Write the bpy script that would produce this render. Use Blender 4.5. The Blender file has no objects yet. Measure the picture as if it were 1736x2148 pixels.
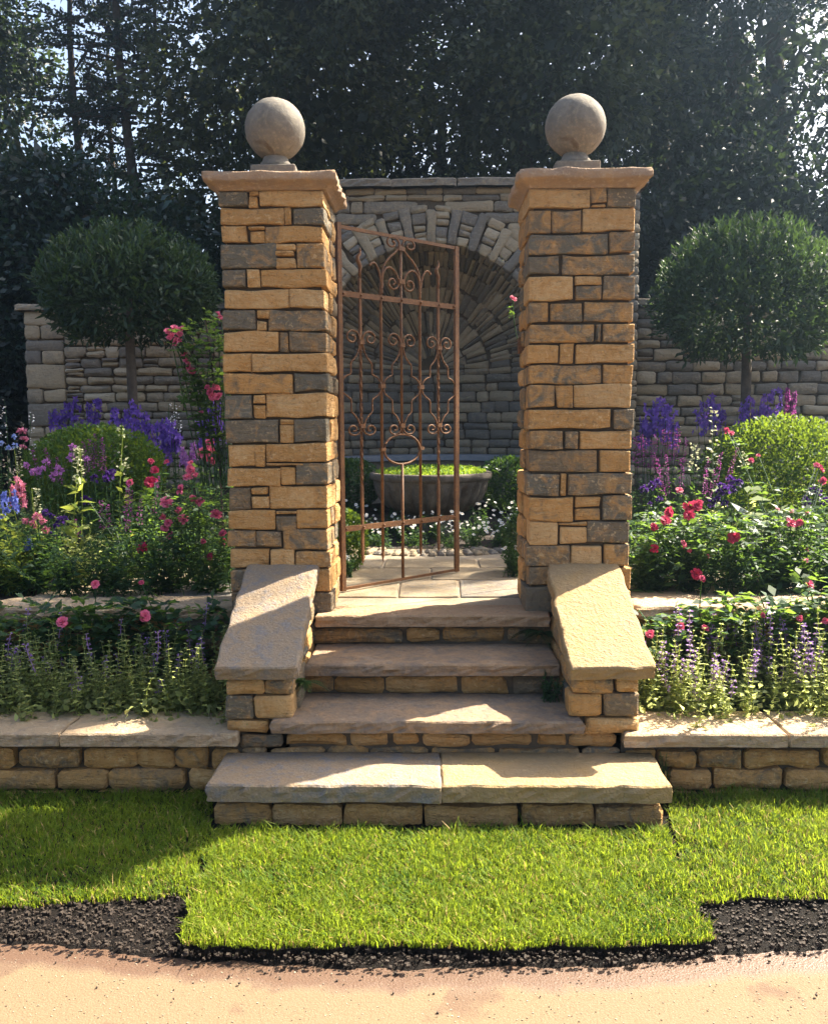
import bpy, math, random
import numpy as np
from mathutils import Vector, Matrix, Euler

SC = bpy.context.scene
COL = SC.collection
R = math.radians

# ------------------------------------------------------------------ camera
F, CX, CY = 1850.0, 868.0, 1074.0            # photograph read at 1736 x 2148
EYE = Vector((0, 0, 1.6))
CROT = Euler((R(90 - 5.8), R(0.35), R(1.15)), 'XYZ')
cam = bpy.data.cameras.new('camera')
cam.sensor_fit = 'HORIZONTAL'; cam.sensor_width = 36.0; cam.lens = 36.0 * F / 1736.0
cam.clip_start = 0.05; cam.clip_end = 500
camo = bpy.data.objects.new('camera', cam); COL.objects.link(camo)
camo.location = EYE; camo.rotation_euler = CROT
SC.camera = camo
CM = CROT.to_matrix()

# ------------------------------------------------------------------ light
SUN_AZ, SUN_EL = R(56), R(47)
world = bpy.data.worlds.new('World'); SC.world = world; world.use_nodes = True
wn = world.node_tree.nodes; wl = world.node_tree.links
bg = wn['Background'] if 'Background' in wn else wn.new('ShaderNodeBackground')
sky = wn.new('ShaderNodeTexSky'); sky.sky_type = 'NISHITA'; sky.sun_disc = False
sky.sun_elevation = SUN_EL; sky.sun_rotation = SUN_AZ
sky.air_density = 1.0; sky.dust_density = 5.0; sky.ozone_density = 1.0
wl.new(sky.outputs[0], bg.inputs[0]); bg.inputs[1].default_value = 0.070
sun = bpy.data.lights.new('sun', 'SUN'); sun.energy = 5.0; sun.angle = R(0.55); sun.color = (1.0, 0.90, 0.74)
suno = bpy.data.objects.new('sun', sun); COL.objects.link(suno)
sd = Vector((math.sin(SUN_AZ) * math.cos(SUN_EL), math.cos(SUN_AZ) * math.cos(SUN_EL), math.sin(SUN_EL)))
suno.rotation_euler = (-sd).to_track_quat('-Z', 'Y').to_euler(); suno.location = sd * 30
SC.view_settings.view_transform = 'Standard'; SC.view_settings.look = 'None'
SC.view_settings.exposure = 2.55; SC.view_settings.gamma = 1.0; SC.view_settings.use_curve_mapping = False
SC.render.engine = 'CYCLES'
SC.cycles.use_denoising = True
SC.cycles.max_bounces = 8; SC.cycles.diffuse_bounces = 4; SC.cycles.transparent_max_bounces = 8
SC.cycles.sample_clamp_indirect = 8.0

# ------------------------------------------------------------------ pixel helpers
def ray(x, y):
    return CM @ Vector(((x - CX) / F, -(y - CY) / F, -1.0))
def at(x, y, Y):                       # point on the plane world-y = Y
    d = ray(x, y); return EYE + d * (Y / d.y)
def atz(x, y, z):                      # point on the plane world-z = z
    d = ray(x, y); return EYE + d * ((z - EYE.z) / d.z)

# ------------------------------------------------------------------ objects
def tag(o, label=None, cat=None, group=None, kind=None):
    if label: o['label'] = label
    if cat: o['category'] = cat
    if group: o['group'] = group
    if kind: o['kind'] = kind
    return o
def empty(name, loc, label=None, cat=None, group=None, kind='thing'):
    o = bpy.data.objects.new(name, None); COL.objects.link(o); o.location = loc
    o.empty_display_size = 0.1
    return tag(o, label, cat, group, kind)
def link(name, me, mat=None, parent=None, loc=(0, 0, 0), rot=None, tone=None):
    """loc is a world position; parents are never rotated"""
    o = bpy.data.objects.new(name, me); COL.objects.link(o)
    if mat is not None and len(me.materials) == 0: me.materials.append(mat)
    l = Vector(loc); p = parent
    while p is not None: l = l - p.location; p = p.parent
    o.parent = parent; o.location = l
    if rot is not None: o.rotation_euler = rot
    if tone is not None: o['tone'] = float(tone)
    return o
def mesh(name, v, f, smooth=True):
    me = bpy.data.meshes.new(name); me.from_pydata([tuple(p) for p in v], [], f)
    if smooth: me.polygons.foreach_set('use_smooth', [True] * len(me.polygons))
    me.update(); return me

class Q:
    """collects quads (leaves, blades, sticks) into one mesh with a per-face tint"""
    def __init__(s, seed=0): s.v = []; s.t = []; s.r = np.random.default_rng(seed)
    def quads(s, a, tint=None):                     # a: (n,4,3)
        if len(a) == 0: return
        s.v.append(np.asarray(a, float)); s.t.append(s.r.random(len(a)) if tint is None else np.broadcast_to(np.asarray(tint, float), (len(a),)))
    def leaf(s, C, D, L, W, N=None, fold=.18, tint=None, mid=.45):
        C = np.atleast_2d(C).astype(float); n = len(C); D = np.broadcast_to(np.asarray(D, float), (n, 3))
        D = D / (np.linalg.norm(D, axis=1, keepdims=True) + 1e-9)
        if N is None: N = s.r.normal(size=(n, 3)) + np.array([0, 0, .8])
        N = np.broadcast_to(np.asarray(N, float), (n, 3))
        S = np.cross(D, N); S /= (np.linalg.norm(S, axis=1, keepdims=True) + 1e-9); N = np.cross(S, D)
        L = np.broadcast_to(np.asarray(L, float), (n,))[:, None]; W = np.broadcast_to(np.asarray(W, float), (n,))[:, None]
        m = C + D * L * mid + N * fold * W
        s.quads(np.stack([C, m + S * W / 2, C + D * L - N * L * .08, m - S * W / 2], 1), tint)
    def stick(s, A, B, ra, rb=None, tint=None):
        A = np.atleast_2d(A).astype(float); B = np.atleast_2d(B).astype(float); n = len(A)
        ra = np.broadcast_to(np.asarray(ra, float), (n,))[:, None]; rb = ra if rb is None else np.broadcast_to(np.asarray(rb, float), (n,))[:, None]
        d = B - A; d = d / (np.linalg.norm(d, axis=1, keepdims=True) + 1e-9)
        u = np.cross(d, [0.31, .87, .38]); u /= (np.linalg.norm(u, axis=1, keepdims=True) + 1e-9); w = np.cross(d, u)
        for k in range(3):
            a0, a1 = 2.0944 * k, 2.0944 * (k + 1)
            e0 = u * math.cos(a0) + w * math.sin(a0); e1 = u * math.cos(a1) + w * math.sin(a1)
            s.quads(np.stack([A + e0 * ra, A + e1 * ra, B + e1 * rb, B + e0 * rb], 1), tint)
    def build(s, name, mat, parent=None, kind=None, origin=None, smooth=False):
        if not s.v: return None
        v = np.concatenate(s.v).reshape(-1, 3); t = np.concatenate(s.t).astype(np.float32); n = len(t)
        org = np.array(origin if origin is not None else (0, 0, 0), float)
        me = bpy.data.meshes.new(name); me.vertices.add(4 * n); me.vertices.foreach_set('co', (v - org).astype(np.float32).ravel())
        me.loops.add(4 * n); me.loops.foreach_set('vertex_index', np.arange(4 * n, dtype=np.int32))
        me.polygons.add(n); me.polygons.foreach_set('loop_start', np.arange(0, 4 * n, 4, dtype=np.int32))
        if smooth: me.polygons.foreach_set('use_smooth', np.ones(n, bool))
        me.update(calc_edges=True)
        a = me.attributes.new('tint', 'FLOAT', 'FACE'); a.data.foreach_set('value', t)
        o = link(name, me, mat, parent, tuple(org))
        if kind: o['kind'] = kind
        return o

def tube(pts, rad, n=6, cap=True):
    pts = [Vector(p) for p in pts]; v = []; f = []
    if not hasattr(rad, '__len__'): rad = [rad] * len(pts)
    ref = Vector((0.13, 0.21, 0.97))
    for i, p in enumerate(pts):
        d = (pts[min(i + 1, len(pts) - 1)] - pts[max(i - 1, 0)]).normalized()
        if abs(d.dot(ref)) > .95: ref = Vector((0.9, 0.3, 0.1))
        u = d.cross(ref).normalized(); w = d.cross(u)
        for k in range(n):
            a = 2 * math.pi * k / n
            v.append(p + (u * math.cos(a) + w * math.sin(a)) * rad[i])
    for i in range(len(pts) - 1):
        for k in range(n):
            f.append((i * n + k, i * n + (k + 1) % n, (i + 1) * n + (k + 1) % n, (i + 1) * n + k))
    if cap:
        f.append(tuple(range(n))[::-1]); f.append(tuple((len(pts) - 1) * n + k for k in range(n)))
    return v, f
class MB:
    def __init__(s): s.v = []; s.f = []
    def add(s, vf):
        o = len(s.v); s.v += list(vf[0]); s.f += [tuple(i + o for i in q) for q in vf[1]]; return s
    def box(s, a, b):
        x0, y0, z0 = a; x1, y1, z1 = b
        return s.add(([(x0, y0, z0), (x1, y0, z0), (x1, y1, z0), (x0, y1, z0), (x0, y0, z1), (x1, y0, z1), (x1, y1, z1), (x0, y1, z1)],
                      [(0, 3, 2, 1), (4, 5, 6, 7), (0, 1, 5, 4), (1, 2, 6, 5), (2, 3, 7, 6), (3, 0, 4, 7)]))
    def build(s, name, mat, parent=None, smooth=True, tone=None):
        return link(name, mesh(name, s.v, s.f, smooth), mat, parent, (0, 0, 0), None, tone)

# ------------------------------------------------------------------ materials
class NT:
    def __init__(s, name):
        s.m = bpy.data.materials.new(name); s.m.use_nodes = True; s.t = s.m.node_tree; s.t.nodes.clear()
        s.out = s.n('ShaderNodeOutputMaterial')
    def n(s, k, **kw):
        o = s.t.nodes.new(k)
        for a, b in kw.items(): setattr(o, a, b)
        return o
    def l(s, a, b): s.t.links.new(a, b)
    def put(s, sock, v):
        if hasattr(v, 'is_linked') or hasattr(v, 'links'): s.l(v, sock)
        elif v is not None: sock.default_value = (v if not isinstance(v, tuple) or len(v) != 3 else v + (1,)) if sock.type == 'RGBA' else v
    def pos(s): return s.n('ShaderNodeNewGeometry').outputs['Position']
    def obj(s): return s.n('ShaderNodeTexCoord').outputs['Object']
    def attr(s, name, typ='GEOMETRY'): return s.n('ShaderNodeAttribute', attribute_name=name, attribute_type=typ).outputs['Fac']
    def noise(s, vec, scale, detail=4, rough=.55, dist=0):
        o = s.n('ShaderNodeTexNoise'); s.l(vec, o.inputs['Vector']); o.inputs['Scale'].default_value = scale
        o.inputs['Detail'].default_value = detail; o.inputs['Roughness'].default_value = rough; o.inputs['Distortion'].default_value = dist
        return o.outputs['Fac']
    def vor(s, vec, scale, feat='F1'):
        o = s.n('ShaderNodeTexVoronoi', feature=feat); s.l(vec, o.inputs['Vector']); o.inputs['Scale'].default_value = scale
        return o.outputs['Distance']
    def math(s, op, a, b=0.0, clamp=False):
        o = s.n('ShaderNodeMath', operation=op, use_clamp=clamp); s.put(o.inputs[0], a); s.put(o.inputs[1], b); return o.outputs[0]
    def ramp(s, fac, lo, hi, a=0.0, b=1.0):
        o = s.n('ShaderNodeMapRange'); s.put(o.inputs[0], fac)
        for i, x in enumerate((lo, hi, a, b)): o.inputs[i + 1].default_value = x
        return o.outputs[0]
    def mix(s, fac, a, b, mode='MIX'):
        o = s.n('ShaderNodeMix', data_type='RGBA', blend_type=mode); s.put(o.inputs[0], fac)
        ca = [i for i in o.inputs if i.type == 'RGBA']; s.put(ca[0], a); s.put(ca[1], b)
        return [x for x in o.outputs if x.type == 'RGBA'][0]
    def bump(s, h, strength, dist=.01, nrm=None):
        o = s.n('ShaderNodeBump'); s.put(o.inputs['Height'], h); o.inputs['Strength'].default_value = strength; o.inputs['Distance'].default_value = dist
        if nrm is not None: s.l(nrm, o.inputs['Normal'])
        return o.outputs[0]
    def bsdf(s, color, rough=.9, nrm=None, spec=.3, metal=0.0):
        o = s.n('ShaderNodeBsdfPrincipled'); s.put(o.inputs['Base Color'], color); s.put(o.inputs['Roughness'], rough)
        o.inputs['Specular IOR Level'].default_value = spec; o.inputs['Metallic'].default_value = metal
        if nrm is not None: s.l(nrm, o.inputs['Normal'])
        return o.outputs[0]
    def done(s, sh): s.l(sh, s.out.inputs['Surface']); return s.m

def stone_mat(name, grey, gold, pale, patch=1.3, lichen=.30, bs=.6):
    """tone (object property) runs from grey to honey; patches, bedding streaks and pale flecks on top"""
    t = NT(name); p = t.pos(); tone = t.attr('tone', 'OBJECT'); rnd = t.n('ShaderNodeObjectInfo').outputs['Random']; r2 = t.math('FRACT', t.math('MULTIPLY', rnd, 7.3))
    mp = t.n('ShaderNodeMapping'); mp.inputs['Scale'].default_value = (1, 1, 6); t.l(p, mp.inputs['Vector']); bed = t.noise(mp.outputs[0], 9, 5, .65, .7)
    n1 = t.noise(p, 12, 7, .66, .9); n2 = t.noise(p, 48, 5, .62, .4); n3 = t.noise(p, 170, 3, .6)
    k = t.math('ADD', tone, t.math('MULTIPLY', t.math('SUBTRACT', n1, .5), patch), True)
    c = t.mix(t.ramp(k, .25, .55), grey, gold); c = t.mix(t.ramp(k, .62, 1.0), c, tuple(a * .45 + b_ * .55 for a, b_ in zip(gold, pale)))
    c = t.mix(t.ramp(r2, 0, 1, 0, .30), c, tuple(x * .55 for x in gold))
    c = t.mix(t.ramp(bed, .58, .72, 0, .35), c, tuple(x * .5 for x in gold)); c = t.mix(t.ramp(bed, .42, .30, 0, .30), c, pale)
    c = t.mix(t.math('MULTIPLY', t.ramp(n2, .56, .66), t.ramp(rnd, .1, .9, lichen * .1, lichen * 1.2)), c, pale)
    c = t.mix(t.ramp(n2, .42, .30, 0, .45), c, tuple(x * .4 for x in grey)); c = t.mix(t.ramp(n3, .40, .28, 0, .35), c, tuple(x * .5 for x in grey))
    h = t.math('ADD', t.math('ADD', n2, t.math('MULTIPLY', n3, .35)), t.math('MULTIPLY', t.math('ADD', n1, bed), 1.1))
    return t.done(t.bsdf(c, .92, t.bump(h, bs, .02), .2))

M = {}
M['stone'] = stone_mat('walling_stone', (.160, .146, .112), (.55, .300, .105), (.72, .51, .27), patch=1.25, lichen=.5, bs=1.0)
M['wallstone'] = stone_mat('back_wall_stone', (.165, .148, .128), (.36, .285, .185), (.50, .44, .34), patch=.7, lichen=.25)
M['slab'] = stone_mat('slab_stone', (.22, .185, .155), (.40, .285, .17), (.60, .52, .40), patch=1.3, lichen=.35, bs=.7)
M['tread'] = stone_mat('tread_stone', (.15, .125, .105), (.30, .195, .11), (.42, .33, .23), patch=1.0, lichen=.22, bs=.55)
def simple(name, c1, c2, scale, rough=.9, bs=.4, spec=.3, detail=5, bscale=None, dist=.01):
    t = NT(name); p = t.pos(); n = t.noise(p, scale, detail, .6)
    c = t.mix(t.ramp(n, .3, .7), c1, c2)
    h = t.noise(p, bscale or scale * 3, 4, .6)
    return t.done(t.bsdf(c, rough, t.bump(h, bs, dist), spec))
M['core'] = simple('joint_earth', (.06, .045, .03), (.11, .08, .052), 30)
M['lime'] = None
t = NT('lichen_limestone'); p = t.pos(); a = t.noise(p, 7, 5, .6, .5); b = t.noise(p, 15, 6, .7, .3); d = t.noise(p, 110, 4, .6)
c = t.mix(t.ramp(a, .3, .75), (.265, .180, .100), (.205, .168, .128)); c = t.mix(t.ramp(b, .50, .62, 0, .7), c, (.15, .145, .15))
c = t.mix(t.ramp(d, .55, .75, 0, .5), c, (.42, .35, .25)); c = t.mix(t.ramp(d, .42, .3, 0, .55), c, (.14, .12, .10))
M['lichen'] = t.done(t.bsdf(c, .93, t.bump(t.math('ADD', t.math('MULTIPLY', b, 1.3), t.math('ADD', t.noise(p, 48, 4, .6, .6), t.math('MULTIPLY', d, .5))), .6, .018), .2))
t = NT('yellow_limestone'); p = t.pos(); a = t.noise(p, 6, 5, .6, .5); b = t.noise(p, 38, 5, .62, .5); d = t.noise(p, 120, 4, .6)
c = t.mix(t.ramp(a, .3, .75), (.315, .205, .088), (.25, .185, .112)); c = t.mix(t.ramp(b, .58, .72, 0, .5), c, (.42, .31, .175))
c = t.mix(t.ramp(d, .40, .28, 0, .6), c, (.18, .11, .06))
M['yellow'] = t.done(t.bsdf(c, .93, t.bump(t.math('ADD', t.math('MULTIPLY', b, 1.3), t.math('ADD', t.noise(p, 48, 4, .6, .6), t.math('MULTIPLY', d, .5))), .6, .018), .2))
t = NT('cap_stone'); p = t.pos(); a = t.noise(p, 9, 5, .6, .5); b = t.noise(p, 45, 5, .62); d = t.noise(p, 140, 3)
c = t.mix(t.ramp(a, .3, .7), (.36, .23, .125), (.25, .18, .13)); c = t.mix(t.ramp(b, .55, .75, 0, .55), c, (.52, .42, .30))
M['cap'] = t.done(t.bsdf(c, .92, t.bump(t.math('ADD', b, t.math('MULTIPLY', d, .5)), .7, .012), .2))
t = NT('weathered_ball_stone'); p = t.obj(); a = t.noise(p, 9, 6, .65, .6); b = t.noise(p, 60, 5, .65); d = t.noise(p, 200, 3)
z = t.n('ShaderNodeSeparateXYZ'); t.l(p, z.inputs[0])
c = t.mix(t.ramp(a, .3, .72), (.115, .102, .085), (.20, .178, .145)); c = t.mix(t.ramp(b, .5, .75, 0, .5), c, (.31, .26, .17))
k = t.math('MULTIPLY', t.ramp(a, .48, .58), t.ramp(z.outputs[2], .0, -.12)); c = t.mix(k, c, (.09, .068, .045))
c = t.mix(t.ramp(b, .42, .3, 0, .6), c, (.12, .10, .075))
M['ball'] = t.done(t.bsdf(c, .9, t.bump(t.math('ADD', b, t.math('MULTIPLY', d, .4)), .45, .006), .2))
t = NT('rusty_iron'); p = t.pos(); a = t.noise(p, 14, 5, .6); b = t.noise(p, 90, 4, .65)
c = t.mix(t.ramp(a, .3, .7), (.080, .034, .013), (.165, .072, .024)); c = t.mix(t.ramp(b, .5, .7, 0, .6), c, (.26, .125, .036)); c = t.mix(t.ramp(b, .45, .3, 0, .7), c, (.07, .03, .018))
M['rust'] = t.done(t.bsdf(c, .7, t.bump(b, .4, .003), .35))
t = NT('planter_stone'); p = t.pos(); a = t.noise(p, 7, 5, .6, .5); b = t.noise(p, 40, 5, .65)
c = t.mix(t.ramp(a, .35, .7), (.075, .06, .046), (.17, .145, .115)); c = t.mix(t.ramp(b, .58, .75, 0, .6), c, (.30, .27, .215))
M['planter'] = t.done(t.bsdf(c, .92, t.bump(b, .7, .012), .2))
M['bench'] = simple('bench_slab_stone', (.20, .21, .23), (.28, .28, .29), 12)
M['pave'] = stone_mat('paving_stone', (.155, .138, .118), (.25, .19, .115), (.34, .285, .20), patch=.9, lichen=.25, bs=.35)
M['mortar'] = simple('joint_mortar', (.23, .18, .12), (.30, .24, .165), 60)
M['bark'] = simple('bark', (.045, .034, .026), (.10, .078, .058), 16, .95, .8)
t = NT('wet_soil'); p = t.pos(); a = t.noise(p, 60, 6, .7); b = t.noise(p, 220, 4, .7)
c = t.mix(t.ramp(a, .35, .7), (.005, .0036, .0026), (.018, .012, .0085))
M['soil'] = t.done(t.bsdf(c, t.ramp(b, .3, .7, .55, .95), t.bump(t.math('ADD', a, b), 1.0, .03), .15))
M['crumb'] = simple('soil_crumb', (.012, .008, .0055), (.04, .027, .018), 90, .8, .2, .35)
M['bedsoil'] = simple('bed_soil', (.014, .010, .007), (.04, .028, .02), 30, .95, .8)
t = NT('resin_gravel_path'); p = t.pos(); v = t.vor(p, 150); w = t.noise(p, 240, 4, .8); big = t.noise(p, 2.2, 5, .6, .4); wet = t.attr('wet')
c = t.mix(t.ramp(w, .3, .7), (.085, .054, .028), (.165, .118, .066)); c = t.mix(t.ramp(v, .0, .5, .35, 0), c, (.185, .14, .085))
c = t.mix(t.ramp(t.noise(p, 90, 3), .66, .74, 0, .5), c, (.15, .09, .05))
k = t.math('ADD', wet, t.math('MULTIPLY', t.math('SUBTRACT', t.noise(p, 7, 5, .65, .5), .5), .55))
st = t.ramp(t.noise(p, 3.4, 4, .55, .3), .585, .64, 0, .75)
c = t.mix(t.math('MAXIMUM', t.ramp(k, .40, .62), st), c, t.mix(t.ramp(w, .3, .7), (.062, .034, .021), (.115, .069, .044)))
M['path'] = t.done(t.bsdf(c, t.ramp(k, .35, .7, .9, .45), t.bump(t.math('ADD', w, v), .35, .004), .35))

M['grit'] = None
def leafmat(name, a, b, trans=.35, tcol=None, rough=.5, spec=.35):
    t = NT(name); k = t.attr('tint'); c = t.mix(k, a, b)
    pr = t.bsdf(c, rough, None, spec)
    if trans <= 0: return t.done(pr)
    tr = t.n('ShaderNodeBsdfTranslucent'); tc = tcol or tuple(min(1, x * y) for x, y in zip(b, (2.2, 2.0, 1.1)))
    t.l(t.mix(k, tuple(x * .7 for x in tc), tc), tr.inputs[0])
    mx = t.n('ShaderNodeMixShader'); mx.inputs[0].default_value = trans; t.l(pr, mx.inputs[1]); t.l(tr.outputs[0], mx.inputs[2])
    return t.done(mx.outputs[0])
M['grit'] = leafmat('path_grit', (.07, .05, .032), (.30, .25, .18), 0, None, .9, .2)
M['tree'] = leafmat('evergreen_leaf', (.004, .009, .009), (.018, .032, .024), .2, (.08, .13, .03))
M['treeo'] = leafmat('olive_evergreen_leaf', (.006, .012, .008), (.090, .105, .042), .28, (.15, .19, .05))
M['laurel'] = leafmat('laurel_leaf', (.006, .018, .014), (.022, .050, .030), .18, (.08, .15, .04), .35, .5)
M['topiary'] = leafmat('topiary_leaf', (.008, .021, .013), (.030, .060, .024), .2, (.12, .21, .04), .55, .3)
M['box'] = leafmat('box_leaf', (.016, .052, .012), (.055, .118, .020), .32, (.30, .42, .03), .55, .2)
M['boxd'] = leafmat('dark_box_leaf', (.014, .042, .014), (.035, .085, .022), .28, (.14, .26, .03), .45)
M['catmint'] = leafmat('catmint_leaf', (.055, .085, .045), (.13, .16, .085), .6, (.66, .72, .24), .75, .12)
M['roseleaf'] = leafmat('rose_leaf', (.010, .032, .018), (.028, .070, .028), .36, (.26, .42, .05), .5, .3)
M['green'] = leafmat('perennial_leaf', (.010, .034, .017), (.036, .078, .030), .36, (.17, .30, .045), .6, .2)
M['greyleaf'] = leafmat('silver_leaf', (.10, .14, .11), (.18, .22, .17), .3, (.30, .36, .20), .6)
M['lime'] = leafmat('lime_leaf', (.10, .16, .025), (.22, .28, .05), .45, (.55, .62, .10))
M['grass'] = leafmat('grass_blade', (.030, .085, .010), (.145, .185, .018), .46, (.36, .46, .03), .65, .12)
M['straw'] = leafmat('dry_grass_blade', (.26, .18, .06), (.40, .27, .09), .3, (.5, .35, .12), .7)
M['bowlplant'] = leafmat('creeping_plant_leaf', (.09, .18, .02), (.18, .30, .035), .42, (.46, .62, .05))
def petal(name, a, b, trans=.4):
    return leafmat(name, a, b, trans, b, .6, .25)
M['purple'] = petal('violet_petal', (.10, .045, .30), (.24, .12, .52))
M['mauve'] = petal('mauve_petal', (.26, .14, .42), (.46, .28, .62))
M['salvia'] = petal('salvia_petal', (.14, .03, .15), (.34, .07, .28))
M['darkpurple'] = petal('dark_purple_petal', (.025, .012, .085), (.08, .03, .20))
M['orchid'] = petal('orchid_petal', (.28, .10, .36), (.52, .22, .52))
M['pink'] = petal('pink_petal', (.55, .12, .24), (.78, .30, .38))
M['blue'] = petal('blue_petal', (.07, .09, .42), (.20, .26, .66))
M['skyblue'] = petal('sky_blue_petal', (.25, .35, .70), (.42, .52, .82))
M['white'] = petal('white_petal', (.72, .70, .66), (.85, .83, .80), .3)
M['yolk'] = leafmat('daisy_eye', (.6, .40, .05), (.7, .5, .08), 0)
M['cream'] = petal('cream_bud', (.38, .42, .20), (.55, .55, .34), .3)
t = NT('rose_petal'); k = t.attr('tone', 'OBJECT'); k2 = t.attr('tint')
c = t.mix(k, t.mix(k2, (.26, .008, .035), (.46, .015, .07)), t.mix(k2, (.62, .05, .17), (.78, .20, .30)))
pr = t.bsdf(c, .55, None, .25); tr = t.n('ShaderNodeBsdfTranslucent'); t.l(c, tr.inputs[0]); mx = t.n('ShaderNodeMixShader'); mx.inputs[0].default_value = .38
t.l(pr, mx.inputs[1]); t.l(tr.outputs[0], mx.inputs[2]); M['rose'] = t.done(mx.outputs[0])
M['rosehip'] = leafmat('rose_centre', (.55, .30, .05), (.7, .4, .08), 0)

# ------------------------------------------------------------------ stone builder
def stone_geo(quad, depth, rng, jit=.005, bev=.008, bulge=.004, corner=.012, step=.05, mids=0, lim=7):
    """quad: four 2-D corners (ll, lr, ur, ul). Local axes u, v, w (w = outward). Front near w=0."""
    q = [Vector((a, b)) for a, b in quad]
    hw = max(((q[1] - q[0]).length + (q[2] - q[3]).length) / 4, .004); hh = max(((q[3] - q[0]).length + (q[2] - q[1]).length) / 4, .004)
    nx = max(2, min(lim, round(2 * hw / step))); ny = max(2, min(lim, round(2 * hh / step)))
    cu = min(.45, corner * rng.uniform(.5, 1.4) / hw); cv = min(.45, corner * rng.uniform(.5, 1.4) / hh)
    per = []
    def lin(a, b, n): return [a + (b - a) * i / (n - 1) for i in range(n)]
    per += [(s, -1) for s in lin(-1 + cu, 1 - cu, nx)] + [(1, s) for s in lin(-1 + cv, 1 - cv, ny)]
    per += [(s, 1) for s in lin(1 - cu, -1 + cu, nx)] + [(-1, s) for s in lin(1 - cv, -1 + cv, ny)]
    def bil(s, t_):
        a, b = (s + 1) / 2, (t_ + 1) / 2
        return q[0] * ((1 - a) * (1 - b)) + q[1] * (a * (1 - b)) + q[2] * (a * b) + q[3] * ((1 - a) * b)
    o_ = [(rng.gauss(0, jit), rng.gauss(0, jit)) for _ in per]; n_ = len(o_)
    off = [tuple((o_[i - 1][c] + 2 * o_[i][c] + o_[(i + 1) % n_][c]) * .42 for c in (0, 1)) for i in range(n_)]
    b1 = min(bev, .45 * min(hw, hh)); b2 = max(min(.55 * min(hw, hh), .05), b1 * 1.6 + .006)
    rings = [(0, -depth, 0)] + [(0, -depth + (depth - b1) * (i + 1) / (mids + 1), jit * 1.2) for i in range(mids)] + [(0, -b1, 0), (b1 * .9, 0, .25), (b1 * 1.6 + .003, bulge * .3, .3), (b2, bulge, .6)]
    v = []; f = []; n = len(per)
    for ri, (ins, w, nz) in enumerate(rings):
        for i, (s, t_) in enumerate(per):
            p = bil(s * max(.05, 1 - ins / hw), t_ * max(.05, 1 - ins / hh))
            ox, oy = off[i]; k = 1 if ins == 0 else .8 if ri < len(rings) - 1 else .4
            mj = rng.gauss(0, nz) if (0 < ri <= mids) else 0
            ww = w + (rng.gauss(0, .35 * jit) if ins > 0 else 0)
            v.append((p.x + ox * k + mj, p.y + oy * k + mj, ww))
    for r_ in range(len(rings) - 1):
        for i in range(n):
            f.append((r_ * n + i, r_ * n + (i + 1) % n, (r_ + 1) * n + (i + 1) % n, (r_ + 1) * n + i))
    c = bil(0, 0); v.append((c.x, c.y, bulge + rng.gauss(0, .3 * jit))); L = (len(rings) - 1) * n
    for i in range(n): f.append((L + i, L + (i + 1) % n, len(v) - 1))
    return v, f, n * (len(rings) - 3)
def frame(U, V):
    U = Vector(U).normalized(); V = Vector(V); V = (V - U * V.dot(U)).normalized(); W = U.cross(V)
    return Matrix((U, V, W)).transposed().to_euler()
FRONT = frame((1, 0, 0), (0, 0, 1))          # w = -Y, towards the camera
TOP = frame((1, 0, 0), (0, 1, 0))            # w = +Z
RIGHTF = frame((0, 1, 0), (0, 0, 1))         # w = +X
LEFTF = frame((0, -1, 0), (0, 0, 1))         # w = -X
def stone(name, parent, quad, origin, rot, depth, rng, tone=.5, mat='stone', **kw):
    """quad is given relative to origin in the local u, v axes"""
    cx = sum(a for a, b in quad) / 4; cy = sum(b for a, b in quad) / 4
    v, f, ns = stone_geo([(a - cx, b - cy) for a, b in quad], depth, rng, **kw)
    me = mesh(name, v, f, False); me.polygons.foreach_set('use_smooth', [i >= ns for i in range(len(f))])
    loc = Vector(origin) + rot.to_matrix() @ Vector((cx, cy, 0))
    if name == 'stone': rot = (rot.to_matrix() @ Euler((rng.gauss(0, .022), rng.gauss(0, .014), rng.gauss(0, .006))).to_matrix()).to_euler()
    return link(name, me, M[mat], parent, loc, rot, tone)
def rect(a, b, c, d): return [(a, b), (c, b), (c, d), (a, d)]
def courses(u0, u1, v0, v1, hs, ws, rng, gap=.008, stack=.12):
    out = []; v = v0
    while v < v1 - .02:
        h = rng.uniform(*hs)
        if v + h > v1 - hs[0] * .6: h = v1 - v
        u = u0
        while u < u1 - .01:
            w = rng.uniform(*ws)
            if u + w > u1 - ws[0] * .6: w = u1 - u
            g = gap
            if rng.random() < stack and w < .2 and h > .06:
                m = h * rng.uniform(.35, .6); out.append((u + g / 2, v + g / 2, u + w - g / 2, v + m - g / 2)); out.append((u + g / 2, v + m + g / 2, u + w - g / 2, v + h - g / 2))
            else: out.append((u + g / 2, v + g / 2, u + w - g / 2, v + h - g / 2 - rng.uniform(0, .006)))
            u += w
        v += h
    return out
def rtone(rng): return min(1, max(0, rng.choice((.15, .25, .35, .5, .65, .75, .85)) + rng.uniform(-.08, .08)))
def boxobj(name, mat, parent, a, b, tone=None, smooth=False):
    return MB().box(a, b).build(name, M[mat], parent, smooth, tone)

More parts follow.
